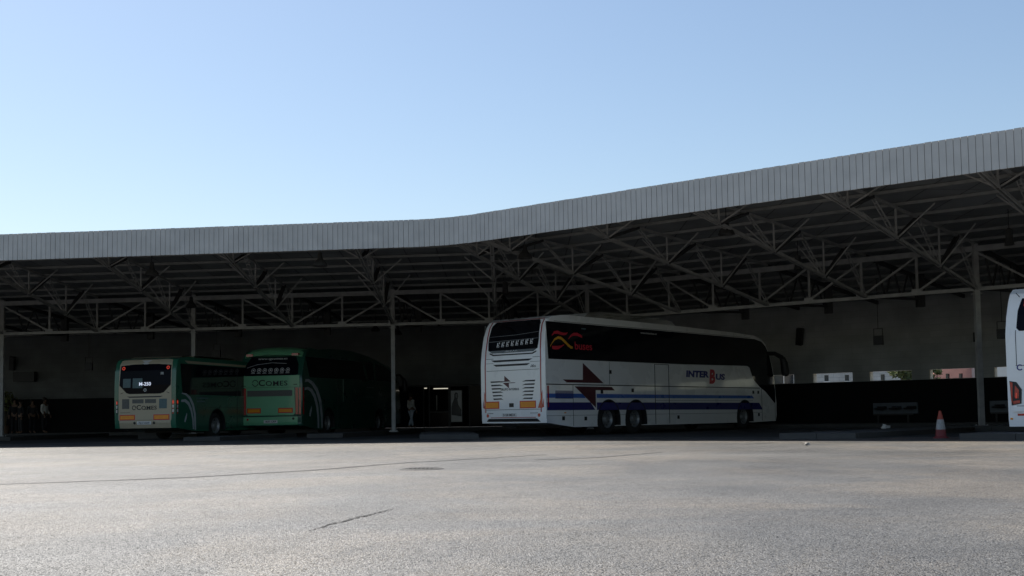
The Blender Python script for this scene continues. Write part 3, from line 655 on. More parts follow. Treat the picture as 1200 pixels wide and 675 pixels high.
# second white coach, mostly outside the frame
C = Bus('white_coach', 'white coach cut off by the right edge of the picture with dark red tail light', (11.52,27.0), 40.1, 2.55, 12.2,
   [(.26,.03),(.45,0),(1.2,0),(2.3,0),(2.8,.04),(3.1,.11),(3.3,.22),(3.42,.42)], [(1.0,3.48),(5.,3.49),(10,3.42),(11.2,3.32)], [(11.7,3.0),(12.0,2.1),(12.18,1.0),(12.18,.4)],
   [(3.0,.6),(9.6,.6)], .26, M['white'], 'coaches parked under the canopy', left=True, tum=.06)
C.wheels(.48); C.arch_liner(); CW = 2.55
u_ = Vector((math.sin(R(40.1)), math.cos(R(40.1)))); C.root.scale = (.945,.945,.945); c_ = Vector((10.68,25.0))+u_*12.2*.4725-Vector((-u_.y,u_.x))*2.55*.4725; C.root.location = (c_.x,c_.y,0)
lr = lambda p: [(CW-x,z) for x,z in p]
for fn in (C.side, C.lside): C.part('side_window', M['glass'], [[(.4,3.1),(.5,1.75),(11.5,1.75),(11.9,2.1),(11.5,3.0),(11.,3.1)]], fn, -.01, .006)
C.part('rear_window', M['glass_rear'], [lr([(.235,2.50),(.25,2.9),(.32,3.18),(CW-.32,3.18),(CW-.25,2.9),(CW-.235,2.5),(CW-.3,2.43),(.30,2.43)])], C.back, -.01, .006)
C.parts('brake_light', M['redlit'], [lr(rect(.38,3.075,.56,3.13)), lr(rect(.38,2.995,.56,3.05))], C.back, 0, .010)
C.parts('brake_light', M['redlit'], [rect(.38,3.075,.56,3.13), rect(.38,2.995,.56,3.05)], C.back, 0, .010)
C.parts('panel_gap', M['seamline'], [lr(rect(.20,1.640,CW-.2,1.652)), lr([(.215,1.64),(.227,1.64),(.227,2.45),(.215,2.45)]), lr(rect(.19,.72,CW-.19,.732)), lr([(.14,3.32),(.15,3.33),(.26,3.22),(.25,3.21)])], C.back, -.01, .0065)
cp = []
for q in ring(.29,1.60,.07,.045,14,40,320): cp.append(lr(q))
C.part('logo_ring', M['text_blue'], cp, C.back, -.01, .010)
C.letters('Carrera', M['text_blue'], C.tback, .39, 1.55, 1.25, 1.66, .008, shear=.2, bold=.02)
for sgn in (0,1):
    f_ = (lambda p: p) if sgn else lr
    C.part('tail_light', M['black'], [f_([(.05,1.30),(.20,1.27),(.31,1.10),(.29,.78),(.08,.74)])], C.back, -.02, .012)
    t = C.part('tail_light', M['lens'], [f_([(.06,1.28),(.12,1.26),(.10,.80),(.085,.78)]), f_([(.12,.84),(.26,.86),(.27,.80),(.12,.77)]), f_([(.17,1.20),(.25,1.09),(.24,.90),(.15,.92)])], C.back, 0, .022)
    C.part('tail_strip', M['redlit'], [f_([(.185,1.02),(.205,1.02),(.195,.90),(.175,.90)])], C.back, 0, .026)
    C.part('bumper_reflector', M['lens'], [f_(rect(.20,.505,.36,.555))], C.back, -.01, .010)
    C.part('marker_lamp', M['orange'], [f_([(.04,.42),(.09,.42),(.09,.46),(.04,.46)])], C.back, -.02, .012)
C.part('licence_plate', M['plate'], [rect(CW/2-.26,.45,CW/2+.26,.57)], C.back, -.01, .012)
C.part('bumper_shelf', M['white'], [[(.12,.60),(CW-.12,.60),(CW-.12,.71),(.12,.71)]], C.back, -.01, .03)

# older cream and green bus
B1W = 2.40
B1 = Bus('green_bus', 'older green bus with cream rear panel and lit number display', (-11.492,39.5), 15.5, B1W, 10.9,
   [(.42,.05),(.6,.0),(1.2,0),(1.9,.0),(2.4,.03),(2.65,.08),(2.77,.16),(2.83,.30)], [(.8,2.87),(4,2.87),(8,2.86),(10.2,2.82)], [(10.6,2.6),(10.85,1.6),(10.9,.9),(10.88,.4)],
   [(2.75,.58),(8.0,.58)], .28, M['green'], 'green buses in the left bays', bev=.13)
B1.wheels(.47); B1.arch_liner(); B = B1
B.part('rear_panel', M['cream'], [[(.20,.42),(2.2,.42),(2.2,.66),(2.235,.72),(2.22,2.6),(2.18,2.76),(2.0,2.80),(.4,2.80),(.20,2.76),(.17,2.6),(.165,.72),(.20,.66)]], B.back, -.01, .006)
B.part('rear_window', M['glass_rear'], [[(.20,2.58),(.19,1.90),(.46,1.64),(.6,1.60),(1.8,1.60),(1.93,1.64),(2.2,1.90),(2.17,2.58),(1.7,2.62),(1.2,2.63),(.7,2.62)]], B.back, 0, .010)
B.part('roof_lamp', M['grey'], [[(1.05,2.66),(1.35,2.66),(1.28,2.62),(1.12,2.62)],[(1.0,2.76),(1.4,2.76),(1.26,2.67),(1.14,2.67)]], B.back, 0, .012)
for t in (.32,2.06):
    B.part('marker_light', M['redlit'], [q for q in ring(t,2.49,.062,.03,12)], B.back, 0, .014)
B.part('window_reflection_frame', M['tealgrille'], [rect(1.30,1.80,1.68,2.14), rect(1.76,1.82,2.06,2.13)], B.back, 0, .0115)
B.parts('rear_sticker', M['dimpane'], [rect(.48,2.25,.60,2.34)], B.back, 0, .013)
B.letters('M-250', M['led'], B.tback, B1W-1.42, 1.88, B1W-.96, 2.00, .014, name='route_display', bold=.02)
B.part('maker_badge', M['letter_white'], [q for q in ring(1.19,1.73,.055,.035,10)], B.back, 0, .013)
B.parts('panel_gap', M['seamline'], [[(.5,1.515),(1.90,1.515),(1.80,1.475),(.6,1.475)], rect(.22,.695,2.18,.703), [(.24,1.62),(.36,1.66),(.36,1.65),(.25,1.60)], [(2.16,1.62),(2.04,1.66),(2.04,1.65),(2.15,1.60)],rect(1.78,.955,2.16,.967)], B.back, 0, .010)
B.part('engine_grille', M['grille'], [rect(1.81,1.09,2.09,1.43)], B.back, 0, .011); B.part('engine_grille', M['tealgrille'], [rect(.34,1.09,.64,1.42)], B.back, 0, .011)
B.part('engine_grille', M['grille'], [rect(1.25,1.275,1.69,1.415)], B.back, 0, .011); B.part('engine_grille', M['grille'], [rect(.76,1.275,1.19,1.415)], B.back, 0, .011)
def comes(bus, t0, t1, z0, z1, mt):
    """C in a large capital, OMES in small capitals"""
    W = bus.W; ln = t1-t0; h = z1-z0
    bus.letters('C', mt, bus.tback, t0, z0, t0+ln*.22, z1, .012, bold=.02)
    bus.letters('OMES', mt, bus.tback, t0+ln*.245, z0+h*.02, t1, z0+h*.80, .012, bold=.015, spacing=1.06)
    b = MB()
    for k in (.425,.50,.56,.63,.69,.80): b.prism(rect(t0+ln*k-.02, z0+h*.0, t0+ln*k+.03, z0+h*.07), bus.tback, .008, .0135)
    b.build('lettering_serif', mt, bus.root)
comes(B, B1W-1.52, B1W-.73, 1.05, 1.22, M['ink'])
B.part('ring_logo', M['ink'], ring(1.62,1.13,.075,.05,14,20,200)+ring(1.62,1.12,.075,.05,14,210,380), B.back, 0, .013)
for a, c in ((.24,.86),(1.58,2.19)):
    B.part('rear_reflector', M['redrefl'], [rect(a,.70,c,.885)], B.back, 0, .010); B.part('reflector_panel', M['orange'], [rect(a+.035,.73,c-.035,.855)], B.back, 0, .013)
pl = B.part('licence_plate', M['plate'], [rect(.95,.545,1.50,.655)], B.back, 0, .013)
b = MB(); text_on(b, '7217 HHY', B.tback, B1W-1.44, .565, B1W-1.0, .635, .014, bold=.02); b.build('plate_lettering', M['ink'], pl, fix=False)
B.parts('bumper_bolt', M['black'], [[(x+.05*math.cos(k*.7854),.60+.05*math.sin(k*.7854)) for k in range(8)] for x in (.84,1.60)], B.back, 0, .014)
for sd_ in 'RL':
    corner_lamp(B, 1.40, .90, M['lens' if sd_ == 'R' else 'black'], sd_, out=.010)
for sd_, ms in (('R',('redlit','lens_clear','lens_clear')),('L',('redlit','grey','grey'))):
    for k, m_ in enumerate(ms):
        z = 1.30-.145*k; corner_lamp(B, z+.05, z-.05, M[m_], sd_, name='tail_lamp', out=.016)
for fn in (B.side, B.lside):
    B.part('side_window', M['glass'], [[(.28,2.62),(.42,1.56),(2.6,1.56),(9.9,1.56),(10.6,1.5),(10.5,2.4),(10.2,2.64)]], fn, -.01, .006)
    B.part('side_panel', M['dkgreen'], [[(1.35,.34),(1.35,1.50),(10.6,1.50),(10.7,.9),(10.7,.34),(8.62,.34),(8.58,.6),(8.4,.95),(8.1,1.09),(7.7,1.02),(7.45,.7),(7.38,.34),(3.37,.34),(3.3,.7),(3.05,1.0),(2.7,1.09),(2.35,.95),(2.15,.6),(2.13,.34)]], fn, -.01, .004)
    B.part('swoosh', M['silver'], wave([(.33,1.56),(.55,1.53),(.78,1.42),(.98,1.22),(1.12,.95),(1.20,.65),(1.22,.33)],[.03,.07,.09,.13,.2,.3,.1]) if False else
        [[(.36,1.585),(.62,1.54),(.86,1.40),(1.05,1.16),(1.17,.86),(1.22,.33),(1.29,.33),(1.27,.9),(1.14,1.24),(.93,1.48),(.66,1.60),(.40,1.62)],[(.34,1.30),(.56,1.31),(.78,1.20),(.95,.99),(1.06,.7),(1.10,.36),(1.16,.36),(1.13,.74),(1.02,1.08),(.84,1.30),(.6,1.40),(.36,1.38)]], fn, -.01, .009)
    B.part('side_leaf', M['silver'], [[(.55,.62),(.60,.78),(.70,.92),(.68,.74),(.60,.60)]], fn, -.01, .009)
    B.part('destination_sticker', M['tealgrille'], [rect(1.35,1.42,2.1,1.47),rect(1.35,1.30,1.9,1.36)], fn, 0, .010)
    B.part('panel_gap', M['seamline'], [rect(1.3,1.12,10.6,1.13), rect(4.2,.4,4.22,2.6), rect(5.4,.4,5.42,2.6)], fn, -.01, .010)
b = MB(); l2 = B.L/2
b.prism([(1.6,2.85),(1.9,2.97),(4.6,2.99),(5.1,2.85)], lambda x,z,o:(x-l2,o,z), -.8, .8); b.build('air_conditioner', M['cream'], B.root)
b = MB(); b.prism([(.6,2.86),(.8,2.91),(1.5,2.92),(1.55,2.86)], lambda x,z,o:(x-l2,o,z), -.95, .95); b.build('roof_hatch', M['cream'], B.root)
b = MB(); b.prism([(.75,2.645),(.55,2.735),(5.0,2.735),(5.6,2.66)], B.side, -.01, .007); b.build('cant_rail', M['cream'], B.root)

# green coach
B2W = 2.55
B2 = Bus('green_coach', 'green coach with light green tail and rear spoiler left of the thin post', (-7.915,43.5), 13, B2W, 11.6,
   [(.42,.02),(.55,-.02),(.78,-.02),(.82,.03),(1.3,.03),(1.9,.03),(2.3,.03),(2.7,.16),(3.0,.30),(3.15,.40),(3.27,.55)], [(1.0,3.38),(1.6,3.34),(3.0,3.45),(5.2,3.47),(7.,3.36),(8.4,3.20),(9.9,2.98)], [(11.0,2.75),(11.35,2.3),(11.6,1.2),(11.6,.4)],
   [(2.65,.6),(8.6,.6)], .24, M['dkgreen'], 'green buses in the left bays', bev=.15)
B2.wheels(.48); B2.arch_liner(); D = B2
D.part('rear_window', M['glass_rear'], [[(.18,2.36),(.20,2.7),(.36,3.03),(2.2,3.03),(2.36,2.7),(2.38,2.36),(2.3,2.32),(.26,2.32)]], D.back, -.01, .006)
o = D.part('tail_panel', M['ltgreen'], [rect(.10,1.87,2.45,2.31)], D.back, -.01, .03)
D.part('tail_panel', M['ltgreen'], [[(.33,1.86),(2.32,1.86),(2.30,.90),(2.2,.80),(.36,.80),(.28,.9)]], D.back, -.01, .010)
D.part('bumper', M['ltgreen'], [[(.16,.75),(2.4,.75),(2.38,.45),(.18,.45)]], D.back, -.01, .012)
D.part('engine_grille', M['grille'], [rect(.40,1.53,2.24,1.755)], D.back, 0, .013)
comes(D, B2W-1.76, B2W-.58, 1.92, 2.16, M['ink'])
for nm in ():
    pass
for o in [k for k in D.root.children if k.name.startswith('lettering')]:
    for v in o.data.vertices: v.co.x -= .024
D.part('ring_logo', M['ink'], ring(1.90,2.04,.125,.095,20,10,170)+ring(1.90,2.03,.125,.095,20,185,355), D.back, .0, .036)
D.part('panel_label', M['ink'], [rect(2.28,1.92,2.4,1.945), rect(.2,1.95,.34,1.975)], D.back, .0, .036)
for a, c in ((.38,.98),(1.68,2.25)):
    D.part('rear_reflector', M['redrefl'], [rect(a,.895,c,1.085)], D.back, 0, .014); D.part('reflector_panel', M['orange'], [rect(a+.04,.93,c-.04,1.05)], D.back, 0, .018)
pl = D.part('licence_plate', M['plate'], [rect(.98,.515,1.54,.63)], D.back, 0, .016)
b = MB(); text_on(b, '1837 CRP', D.tback, B2W-1.48, .54, B2W-1.03, .61, .017, bold=.02); b.build('plate_lettering', M['ink'], pl, fix=False)
D.part('bumper_lamp', M['black'], [[(.34+.05*math.cos(k*.7854),.68+.05*math.sin(k*.7854)) for k in range(8)]], D.back, 0, .016); D.part('bumper_lamp', M['lens'], [[(2.2+.045*math.cos(k*.7854),.66+.045*math.sin(k*.7854)) for k in range(8)]], D.back, 0, .016)
D.letters('www.tgcomes.es', M['letter_white'], D.tback, B2W-1.90, 2.90, B2W-.70, 2.995, .010, name='window_lettering')
ic = []
for k in range(7):
    cx = 2.02-.235*k; ic += ring(cx,2.52,.085,.068,14); ic.append([(cx-.04,2.50),(cx+.04,2.50),(cx+.02,2.55),(cx-.02,2.56)]); ic.append(rect(cx-.08,2.40,cx+.08,2.415))
D.part('window_pictogram', M['letter_white'], ic, D.back, 0, .009)
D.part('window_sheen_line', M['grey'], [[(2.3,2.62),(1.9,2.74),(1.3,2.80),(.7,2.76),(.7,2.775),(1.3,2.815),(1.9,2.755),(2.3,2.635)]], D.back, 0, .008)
for sd_ in 'RL': corner_lamp(D, 1.84, .83, M['lens'], sd_, out=.02)
D.parts('tail_light_inner', M['lens'], [rect(.165,.84,.27,1.84), rect(B2W-.27,.84,B2W-.165,1.84)], D.back, -.01, .012)
# spoiler with lamps
b = MB(); l2 = D.L/2
pf = [(.20,3.20),(.10,3.06),(.30,3.02),(.75,3.22),(1.0,3.38),(.6,3.36)]; N_ = 12
for k in range(N_):
    y0, y1 = -1.17+2.34*k/N_, -1.17+2.34*(k+1)/N_; dz = lambda y, i: (.10*(1-(y/1.17)**2)-.05)*(1 if i not in (2,) else .6); dx = lambda y: .16*abs(y/1.17)**3
    for i in range(6):
        (xa,za),(xb,zb_) = pf[i], pf[(i+1)%6]
        b.quad((xa+dx(y0)-l2,y0,za+dz(y0,i)),(xb+dx(y0)-l2,y0,zb_+dz(y0,(i+1)%6)),(xb+dx(y1)-l2,y1,zb_+dz(y1,(i+1)%6)),(xa+dx(y1)-l2,y1,za+dz(y1,i)))
for y in (-1.17,1.17): b.quad(*[(x+.16-l2,y,z-.05) for x,z in pf])
sp_ = b.build('spoiler', M['ltgreen'], D.root, 40)
for y in (-.93,.93):
    b = MB(); b.box((.14-l2,y-.13,3.06),(.34-l2,y+.13,3.15)); b.build('spoiler_lamp', M['lens'], sp_)
for fn in (D.side, D.lside):
    D.part('side_window', M['glass'], [[(.34,3.02),(.74,2.24),(8.0,2.32),(11.1,2.3),(10.6,2.72),(9.2,3.0),(7.5,3.08)]], fn, -.01, .006)
    D.parts('window_mullion', M['dkgreen'], [[(6.9,2.34),(7.1,2.34),(6.75,3.06),(6.5,3.06)],[(8.0,2.34),(8.2,2.34),(8.0,3.04),(7.8,3.05)]], fn, 0, .010)
    D.part('swoosh', M['silver'], [[(.30,2.05),(.55,2.08),(.95,1.96),(1.35,1.70),(1.68,1.28),(1.85,.72),(1.88,.3),(1.98,.3),(2.0,.8),(1.85,1.40),(1.5,1.84),(1.05,2.08),(.6,2.18),(.34,2.16)],[(.26,1.74),(.5,1.78),(.85,1.68),(1.15,1.46),(1.38,1.10),(1.5,.7),(1.52,.3),(1.62,.3),(1.63,.74),(1.53,1.20),(1.29,1.58),(.95,1.80),(.55,1.88),(.28,1.84)]], fn, -.01, .009)
    D.part('side_leaf', M['silver'], [[(.7,.78),(.78,.98),(.92,1.14),(.90,.95),(.78,.74)]], fn, -.01, .009)
    D.part('side_panel', M['dkgreen'], [rect(4.2,1.35,8.1,2.28)], fn, -.01, .016)
    D.part('panel_strip', M['silver'], [rect(6.9,1.98,7.9,1.995), rect(6.5,1.56,7.8,1.575)], fn, 0, .020)
    D.part('panel_gap', M['seamline'], [rect(.3,1.30,8.0,1.312), rect(3.6,.35,3.62,2.25)], fn, -.01, .008)
for sg in (-1,1):
    b = MB(); y = sg*(B2W/2-.1); x = 10.9-l2
    b.tube([(x-.1,y,2.62),(x+.3,y+sg*.2,2.66),(x+.5,y+sg*.33,2.45)], .05, 8); b.tube([(x+.5,y+sg*.33,2.5),(x+.54,y+sg*.36,2.3),(x+.55,y+sg*.37,1.9),(x+.54,y+sg*.36,1.84)], [.07,.12,.12,.06], 10); b.build('wing_mirror', M['black'], D.root, 40)
b = MB(); b.box((5.6-l2,-.06,3.46),(5.75-l2,.06,3.52)); b.build('roof_marker', M['grey'], D.root)

# ---------------------------------------------------------------- traffic cone
cn = empty('traffic_cone', (9.48,25.75,0), .3, 'dirty orange traffic cone with white band standing near the kerb', 'cone'); cn.scale = (.86,.86,.97)
b = MB(); b.lathe([(.0,.032),(.16,.03),(.135,.05),(.125,.20),(.10,.215)], n=24); b.lathe([(.19,0),(.19,.02),(.17,.032),(.0,.032)], n=8); b.build('base', M['cone_dirty'], cn, 40)
b = MB(); b.lathe([(.122,.20),(.083,.43)], n=24); b.build('reflective_band', M['cone_white'], cn, 40)
b = MB(); b.lathe([(.082,.43),(.036,.60),(.034,.625),(.022,.63),(.02,.60)], n=24); b.build('cone_tip', M['cone'], cn, 40)

# ---------------------------------------------------------------- litter
def lump(name, loc, s, m, label, cat, seed):
    bm = bmesh.new(); bmesh.ops.create_icosphere(bm, subdivisions=2, radius=1); rr = random.Random(seed)
    for v in bm.verts:
        k = rr.uniform(.6,1.15); v.co = Vector((v.co.x*s[0]*k, v.co.y*s[1]*k, max(-.9,v.co.z)*s[2]*k+s[2]*.9))
    me = bpy.data.meshes.new(name); bm.to_mesh(me); bm.free(); me.materials.append(m); o = bpy.data.objects.new(name, me); col.objects.link(o); o.location = loc; tag(o, label, cat)
lump('crumpled_paper', (11.55,36.0,.0), (.14,.10,.12), M['paper'], 'crumpled white paper lying between the coach nose and the cone', 'litter', 3)
lump('litter_ball', (10.43,30.5,0), (.055,.055,.055), M['paper'], 'small pale round litter on the ground left of the cone', 'litter', 4)
lump('loose_stone', (5.51,21.8,0), (.06,.05,.03), M['pebble'], 'small loose stone on sunlit asphalt at the shadow edge', 'stone', 5)

# ---------------------------------------------------------------- pendant lamps
def lamp(loc, zr, label, bell=True, first={}):
    key = bell
    if key not in first:
        o = empty('pendant_lamp', loc, 0)
        b = MB()
        if bell: b.lathe([(.03,.42),(.06,.40),(.07,.26),(.10,.20),(.19,.10),(.22,.0),(.20,.0),(.10,.16),(.0,.2)], n=20)
        else: b.lathe([(.02,.46),(.09,.42),(.10,.1),(.13,.0),(.11,.0),(.05,.1),(0,.12)], n=18)
        b.build('lamp_shade', M['lampgrey'], o, 40)
        b = MB(); b.tube([(0,0,.40),(0,0,1.)], .012, 6); b.build('cord', M['black'], o)
        first[key] = o
    else: o = copy_tree(first[key]); o.location = loc
    for ch in o.children:
        if ch.name.startswith('cord'):
            ch.scale = (1,1,1); ch.data = ch.data.copy()
            for v in ch.data.vertices:
                if v.co.z > .9: v.co.z = zr-loc[2]
    tag(o, label, 'lamp', 'pendant lamps under the canopy roof')
LL_ = [((5.61,29.83,5.25),6.15,True,'bell lamp hanging under the roof above the middle of the long right fascia'),
 ((13.19,30.39,4.95),5.95,False,'tube shaped lamp hanging beside the rightmost post truss'),
 ((8.72,34.95,4.95),5.95,False,'tube shaped lamp hanging over the nose of the white striped coach'),
 ((.42,33.76,5.25),6.1,True,'bell lamp hanging above the rear of the white striped coach'),
 ((-.21,40.71,4.95),5.9,False,'tube shaped lamp hanging above the roof corner behind the white striped coach'),
 ((-5.64,34.02,5.15),6.2,True,'bell lamp hanging just behind the left fascia above the green coach'),
 ((-12.19,43.87,4.95),5.85,True,'bell lamp hanging against the post behind the cream tailed bus'),
 ((-6.21,52.59,4.6),5.4,True,'bell lamp hanging near the back wall just left of the thin middle post'),
 ((-5.44,55.01,4.6),5.3,True,'bell lamp hanging near the back wall just right of the thin middle post'),
 ((-12.54,51.11,4.6),5.5,True,'bell lamp hanging near the back wall above the green coach tail'),
 ((-11.11,35.6,5.15),6.2,True,'bell lamp hanging just behind the left fascia above the cream tailed bus')]
for loc, zr, bl, lb in LL_: lamp(loc, zr, lb, bl)

# ---------------------------------------------------------------- hanging bay signs, wall boxes
def bay_sign(p, rz, zt, zb, w, zr, label, first=[]):
    if not first:
        o = empty('bay_sign', V3(p,zb), rz)
        h = .6
        b = MB(); b.box((-.17,-.06,0),(.17,.06,.34)); b.build('sign_box', M['black'], o)
        b = MB()
        for x in (-.17,.15): b.box((x,-.02,.34),(x+.02,.02,.6))
        b.box((-.17,-.02,.58),(.17,.02,.6)); b.build('hanger_frame', M['steel_dark'], o)
        b = MB(); b.tube([(0,0,.6),(0,0,1)], .012, 6); b.build('rod', M['steel_dark'], o)
        first.append(o)
    else: o = copy_tree(first[0]); o.location = V3(p,zb); o.rotation_euler = (0,0,rz)
    for ch in o.children:
        if ch.name.startswith('rod'):
            ch.data = ch.data.copy()
            for v in ch.data.vertices:
                if v.co.z > .9: v.co.z = zr-zb
    tag(o, label, 'sign', 'bay signs hanging on rods')
bay_sign(ptR(4.98,-5), aR, 3.59, 3.01, .3, 5.4, 'dark bay sign box hanging on a rod above the slot windows')
bay_sign(ptR(.69,-5), aR, 3.53, 3.0, .3, 5.4, 'dark bay sign box hanging between the rightmost post and the cut off coach')
bay_sign(ptL(2.5/8+.0+(1.13-2.5)/SP,-5), aL, 3.49, 2.95, .3, 5.3, 'dark bay sign box hanging on a rod left of the cream tailed bus')
bay_sign(ptL(7.02/SP,-5), aL, 4.0, 3.4, .3, 5.3, 'dark bay sign box hanging on a rod between the two green buses')
def wallbox(p, rz, z, name, label, cat, size, tilt=0):
    o = empty(name, V3(p,z), rz, label, cat)
    b = MB(); w_, d_, h_ = size; b.box((-w_/2,-d_-.1,-h_/2),(w_/2,-.1,h_/2)); m_ = Matrix.Rotation(R(tilt),4,'Y') @ Matrix.Rotation(R(14 if tilt else 0),4,'X'); b.v = [tuple(m_ @ Vector(v)) for v in b.v]; b.build('housing', M['black'], o)
    b = MB(); b.box((-.05,-.14,-.06),(.05,.0,.06)); b.build('bracket', M['steel_dark'], o); return o
wallbox(ptR(10.19,-WR), aR, 3.86, 'wall_loudspeaker', 'long dark tilted loudspeaker on the wall right of the striped coach mirror', 'loudspeaker', (.26,.2,.72), 12)
wallbox(l0-nL*WL+uL*-6.98, aL, 3.82, 'wall_loudspeaker', 'long dark tilted loudspeaker on the wall beside the leftmost post', 'loudspeaker', (.26,.2,.72), 10)
wallbox(ptR(2.94,-WR), aR, 3.4, 'junction_box', 'small dark box on the wall just right of the rightmost post', 'box', (.28,.16,.36))
ds = wallbox(l0-nL*WL+uL*-6.25, aL, 3.06, 'departure_display', 'wide dark display box on the left wall above the waiting people', 'display', (1.15,.3,.5))

# ---------------------------------------------------------------- seats along the right wall
def seats(s_l, s_r, label):
    c = ptR((s_l+s_r)/2,-WR+.12); ln = s_l-s_r
    o = empty('seat_row', V3(c,.15), aR, label, 'bench', 'seat rows along the wall')
    b = MB(); b.box((-ln/2,-.02,.36),(ln/2,.06,.80)); b.build('back_panel', M['bench'], o)
    n = 3
    for k in range(n):
        x = -ln/2+ln*(k+.62)/n
        b = MB(); b.prism([(-.02,.56),(-.42,.53),(-.46,.56),(-.40,.575),(-.08,.60),(-.04,.66)], lambda y,z,q:(x+q,y,z), -.19, .19); b.build('seat', M['seat'], o)
    b = MB(); b.box((-ln/2+.1,-.30,.30),(ln/2-.1,-.22,.36))
    for x in (-ln/2+.3, ln/2-.3): b.box((x-.03,-.29,0),(x+.03,-.23,.30)); b.box((x-.03,-.23,.31),(x+.03,.0,.36))
    b.build('leg_frame', M['steel_dark'], o)
seats(7.15,5.35,'row of dark seats on a pale panel left of the traffic cone'); seats(2.6,.8,'row of dark seats on a pale panel right of the rightmost post')

# ---------------------------------------------------------------- people
def skin_obj(name, V, E, rad, m, parent, root=0, sub=2):
    me = bpy.data.meshes.new(name); me.from_pydata(V, E, []); o = bpy.data.objects.new(name, me); col.objects.link(o); o.parent = parent
    sk = o.modifiers.new('skin','SKIN'); sk.use_smooth_shade = True
    for i, r_ in enumerate(rad):
        d = me.skin_vertices[0].data[i]; d.radius = (r_,r_) if not isinstance(r_, tuple) else r_; d.use_root = (i == root)
    sv = o.modifiers.new('sub','SUBSURF'); sv.levels = sub; sv.render_levels = sub
    me.materials.append(m); return o
def person(p, rz, h, label, top, legs, hair, arm=0., stride=.0, turn=0):
    o = empty('person', V3(p,.152), rz, label, 'person'); k = h/1.75
    V = []; E = []; Rd = []
    def add(x,y,z,r,par=None):
        V.append((x*k,y*k,z*k)); Rd.append(r*k if not isinstance(r,tuple) else (r[0]*k,r[1]*k)); i = len(V)-1
        if par is not None: E.append((par,i))
        return i
    pel = add(0,0,.95,(.15,.11)); ch = add(0,0,1.25,(.17,.12),pel); sh = add(0,0,1.40,(.14,.09),ch); nk = add(0,.01,1.50,.055,sh); hd_ = add(0,-.01,1.60,(.075,.09),nk); ht = add(0,-.005,1.69,(.07,.085),hd_); add(0,-.10,1.60,.018,hd_)
    for s in (-1,1):
        st = s*stride
        h0 = add(s*.09,0,.86,.085,pel); kn = add(s*.10,-st*.5-.02,.50,.058,h0); an = add(s*.10,st*.3+.02,.10,.042,kn); add(s*.11,-.13+st*.3,.035,.035,an)
        s0 = add(s*.19,0,1.38,.055,sh); el = add(s*.25,.03-arm*.05,1.10,.042,s0); wr_ = add(s*.25,-.06-arm*.22,.86+arm*.16,.03,el); pm = add(s*.25,-.09-arm*.27,.80+arm*.16,.032,wr_)
        for q in range(4): f1 = add(s*(.25)+(q-1.5)*.002, -.075-arm*.28+(q-1.5)*.02, .735+arm*.15-(.006 if q in (0,3) else 0), .009, pm); add(s*.245, -.085-arm*.29+(q-1.5)*.02, .69+arm*.16, .008, f1)
        t1 = add(s*.235,-.125-arm*.27,.78+arm*.15,.010,pm); add(s*.23,-.135-arm*.28,.745+arm*.15,.009,t1)
    skin_obj('body', V, E, Rd, M['skin'], o)
    # clothes: slightly larger shells round trunk, arms and legs
    V=[];E=[];Rd=[]
    a = add(0,0,.90,(.165,.125)); b_ = add(0,0,1.08,(.165,.125),a); c = add(0,0,1.27,(.185,.135),b_); d = add(0,0,1.40,(.15,.10),c); add(0,.01,1.455,.07,d)
    for s in (-1,1): e = add(s*.19,0,1.385,.066,d); f = add(s*.25,.03-arm*.05,1.10,.054,e); add(s*.25,-.05-arm*.20,.89+arm*.14,.042,f)
    skin_obj('shirt', V, E, Rd, top, o)
    V=[];E=[];Rd=[]
    a = add(0,0,.96,(.16,.12))
    for s in (-1,1): st = s*stride; e = add(s*.09,0,.84,.098,a); f = add(s*.10,-st*.5-.02,.50,.072,e); add(s*.10,st*.3+.02,.11,.058,f)
    skin_obj('trousers', V, E, Rd, legs, o)
    V=[];E=[];Rd=[]
    a = add(0,.025,1.66,(.085,.09)); add(0,.0,1.71,(.07,.08),a); add(0,.06,1.58,.06,a)
    skin_obj('hair', V, E, Rd, hair, o, sub=2)
    V=[];E=[];Rd=[]
    b = MB()
    for s in (-1,1):
        b.lathe([(.0,.012),(.009,.006),(.012,0)], c=(s*.03*k,-.083*k,1.625*k), axis='y', n=8)
    b.build('eyes', M['black'], o)
P = lambda s, d=1.3: l0-nL*(WL-d)+uL*s
person(P(14.4,2.0), aL+2.4, 1.66, 'person in pale jacket and light trousers walking near the station doors', M['cloth_white'], M['cloth_blue'], M['hair'], .3, .16)
person(P(-6.25,1.2), aL+.4, 1.76, 'person in dark clothes beside the potted plant by the left wall', M['cloth_dark'], M['cloth_dark'], M['hair'], .2)
person(P(-5.75,1.5), aL-.5, 1.68, 'shorter person in dark clothes second from the potted plant', M['cloth_dark'], M['cloth_grey'], M['hair'], .1)
person(P(-5.3,1.2), aL+.9, 1.70, 'person in grey top third from the potted plant', M['cloth_grey'], M['cloth_dark'], M['hair'], .5)
person(P(-4.75,1.0), aL+1.5, 1.80, 'person with white shirt at right end of the waiting group', M['cloth_white'], M['cloth_dark'], M['hair'], .3, .1)

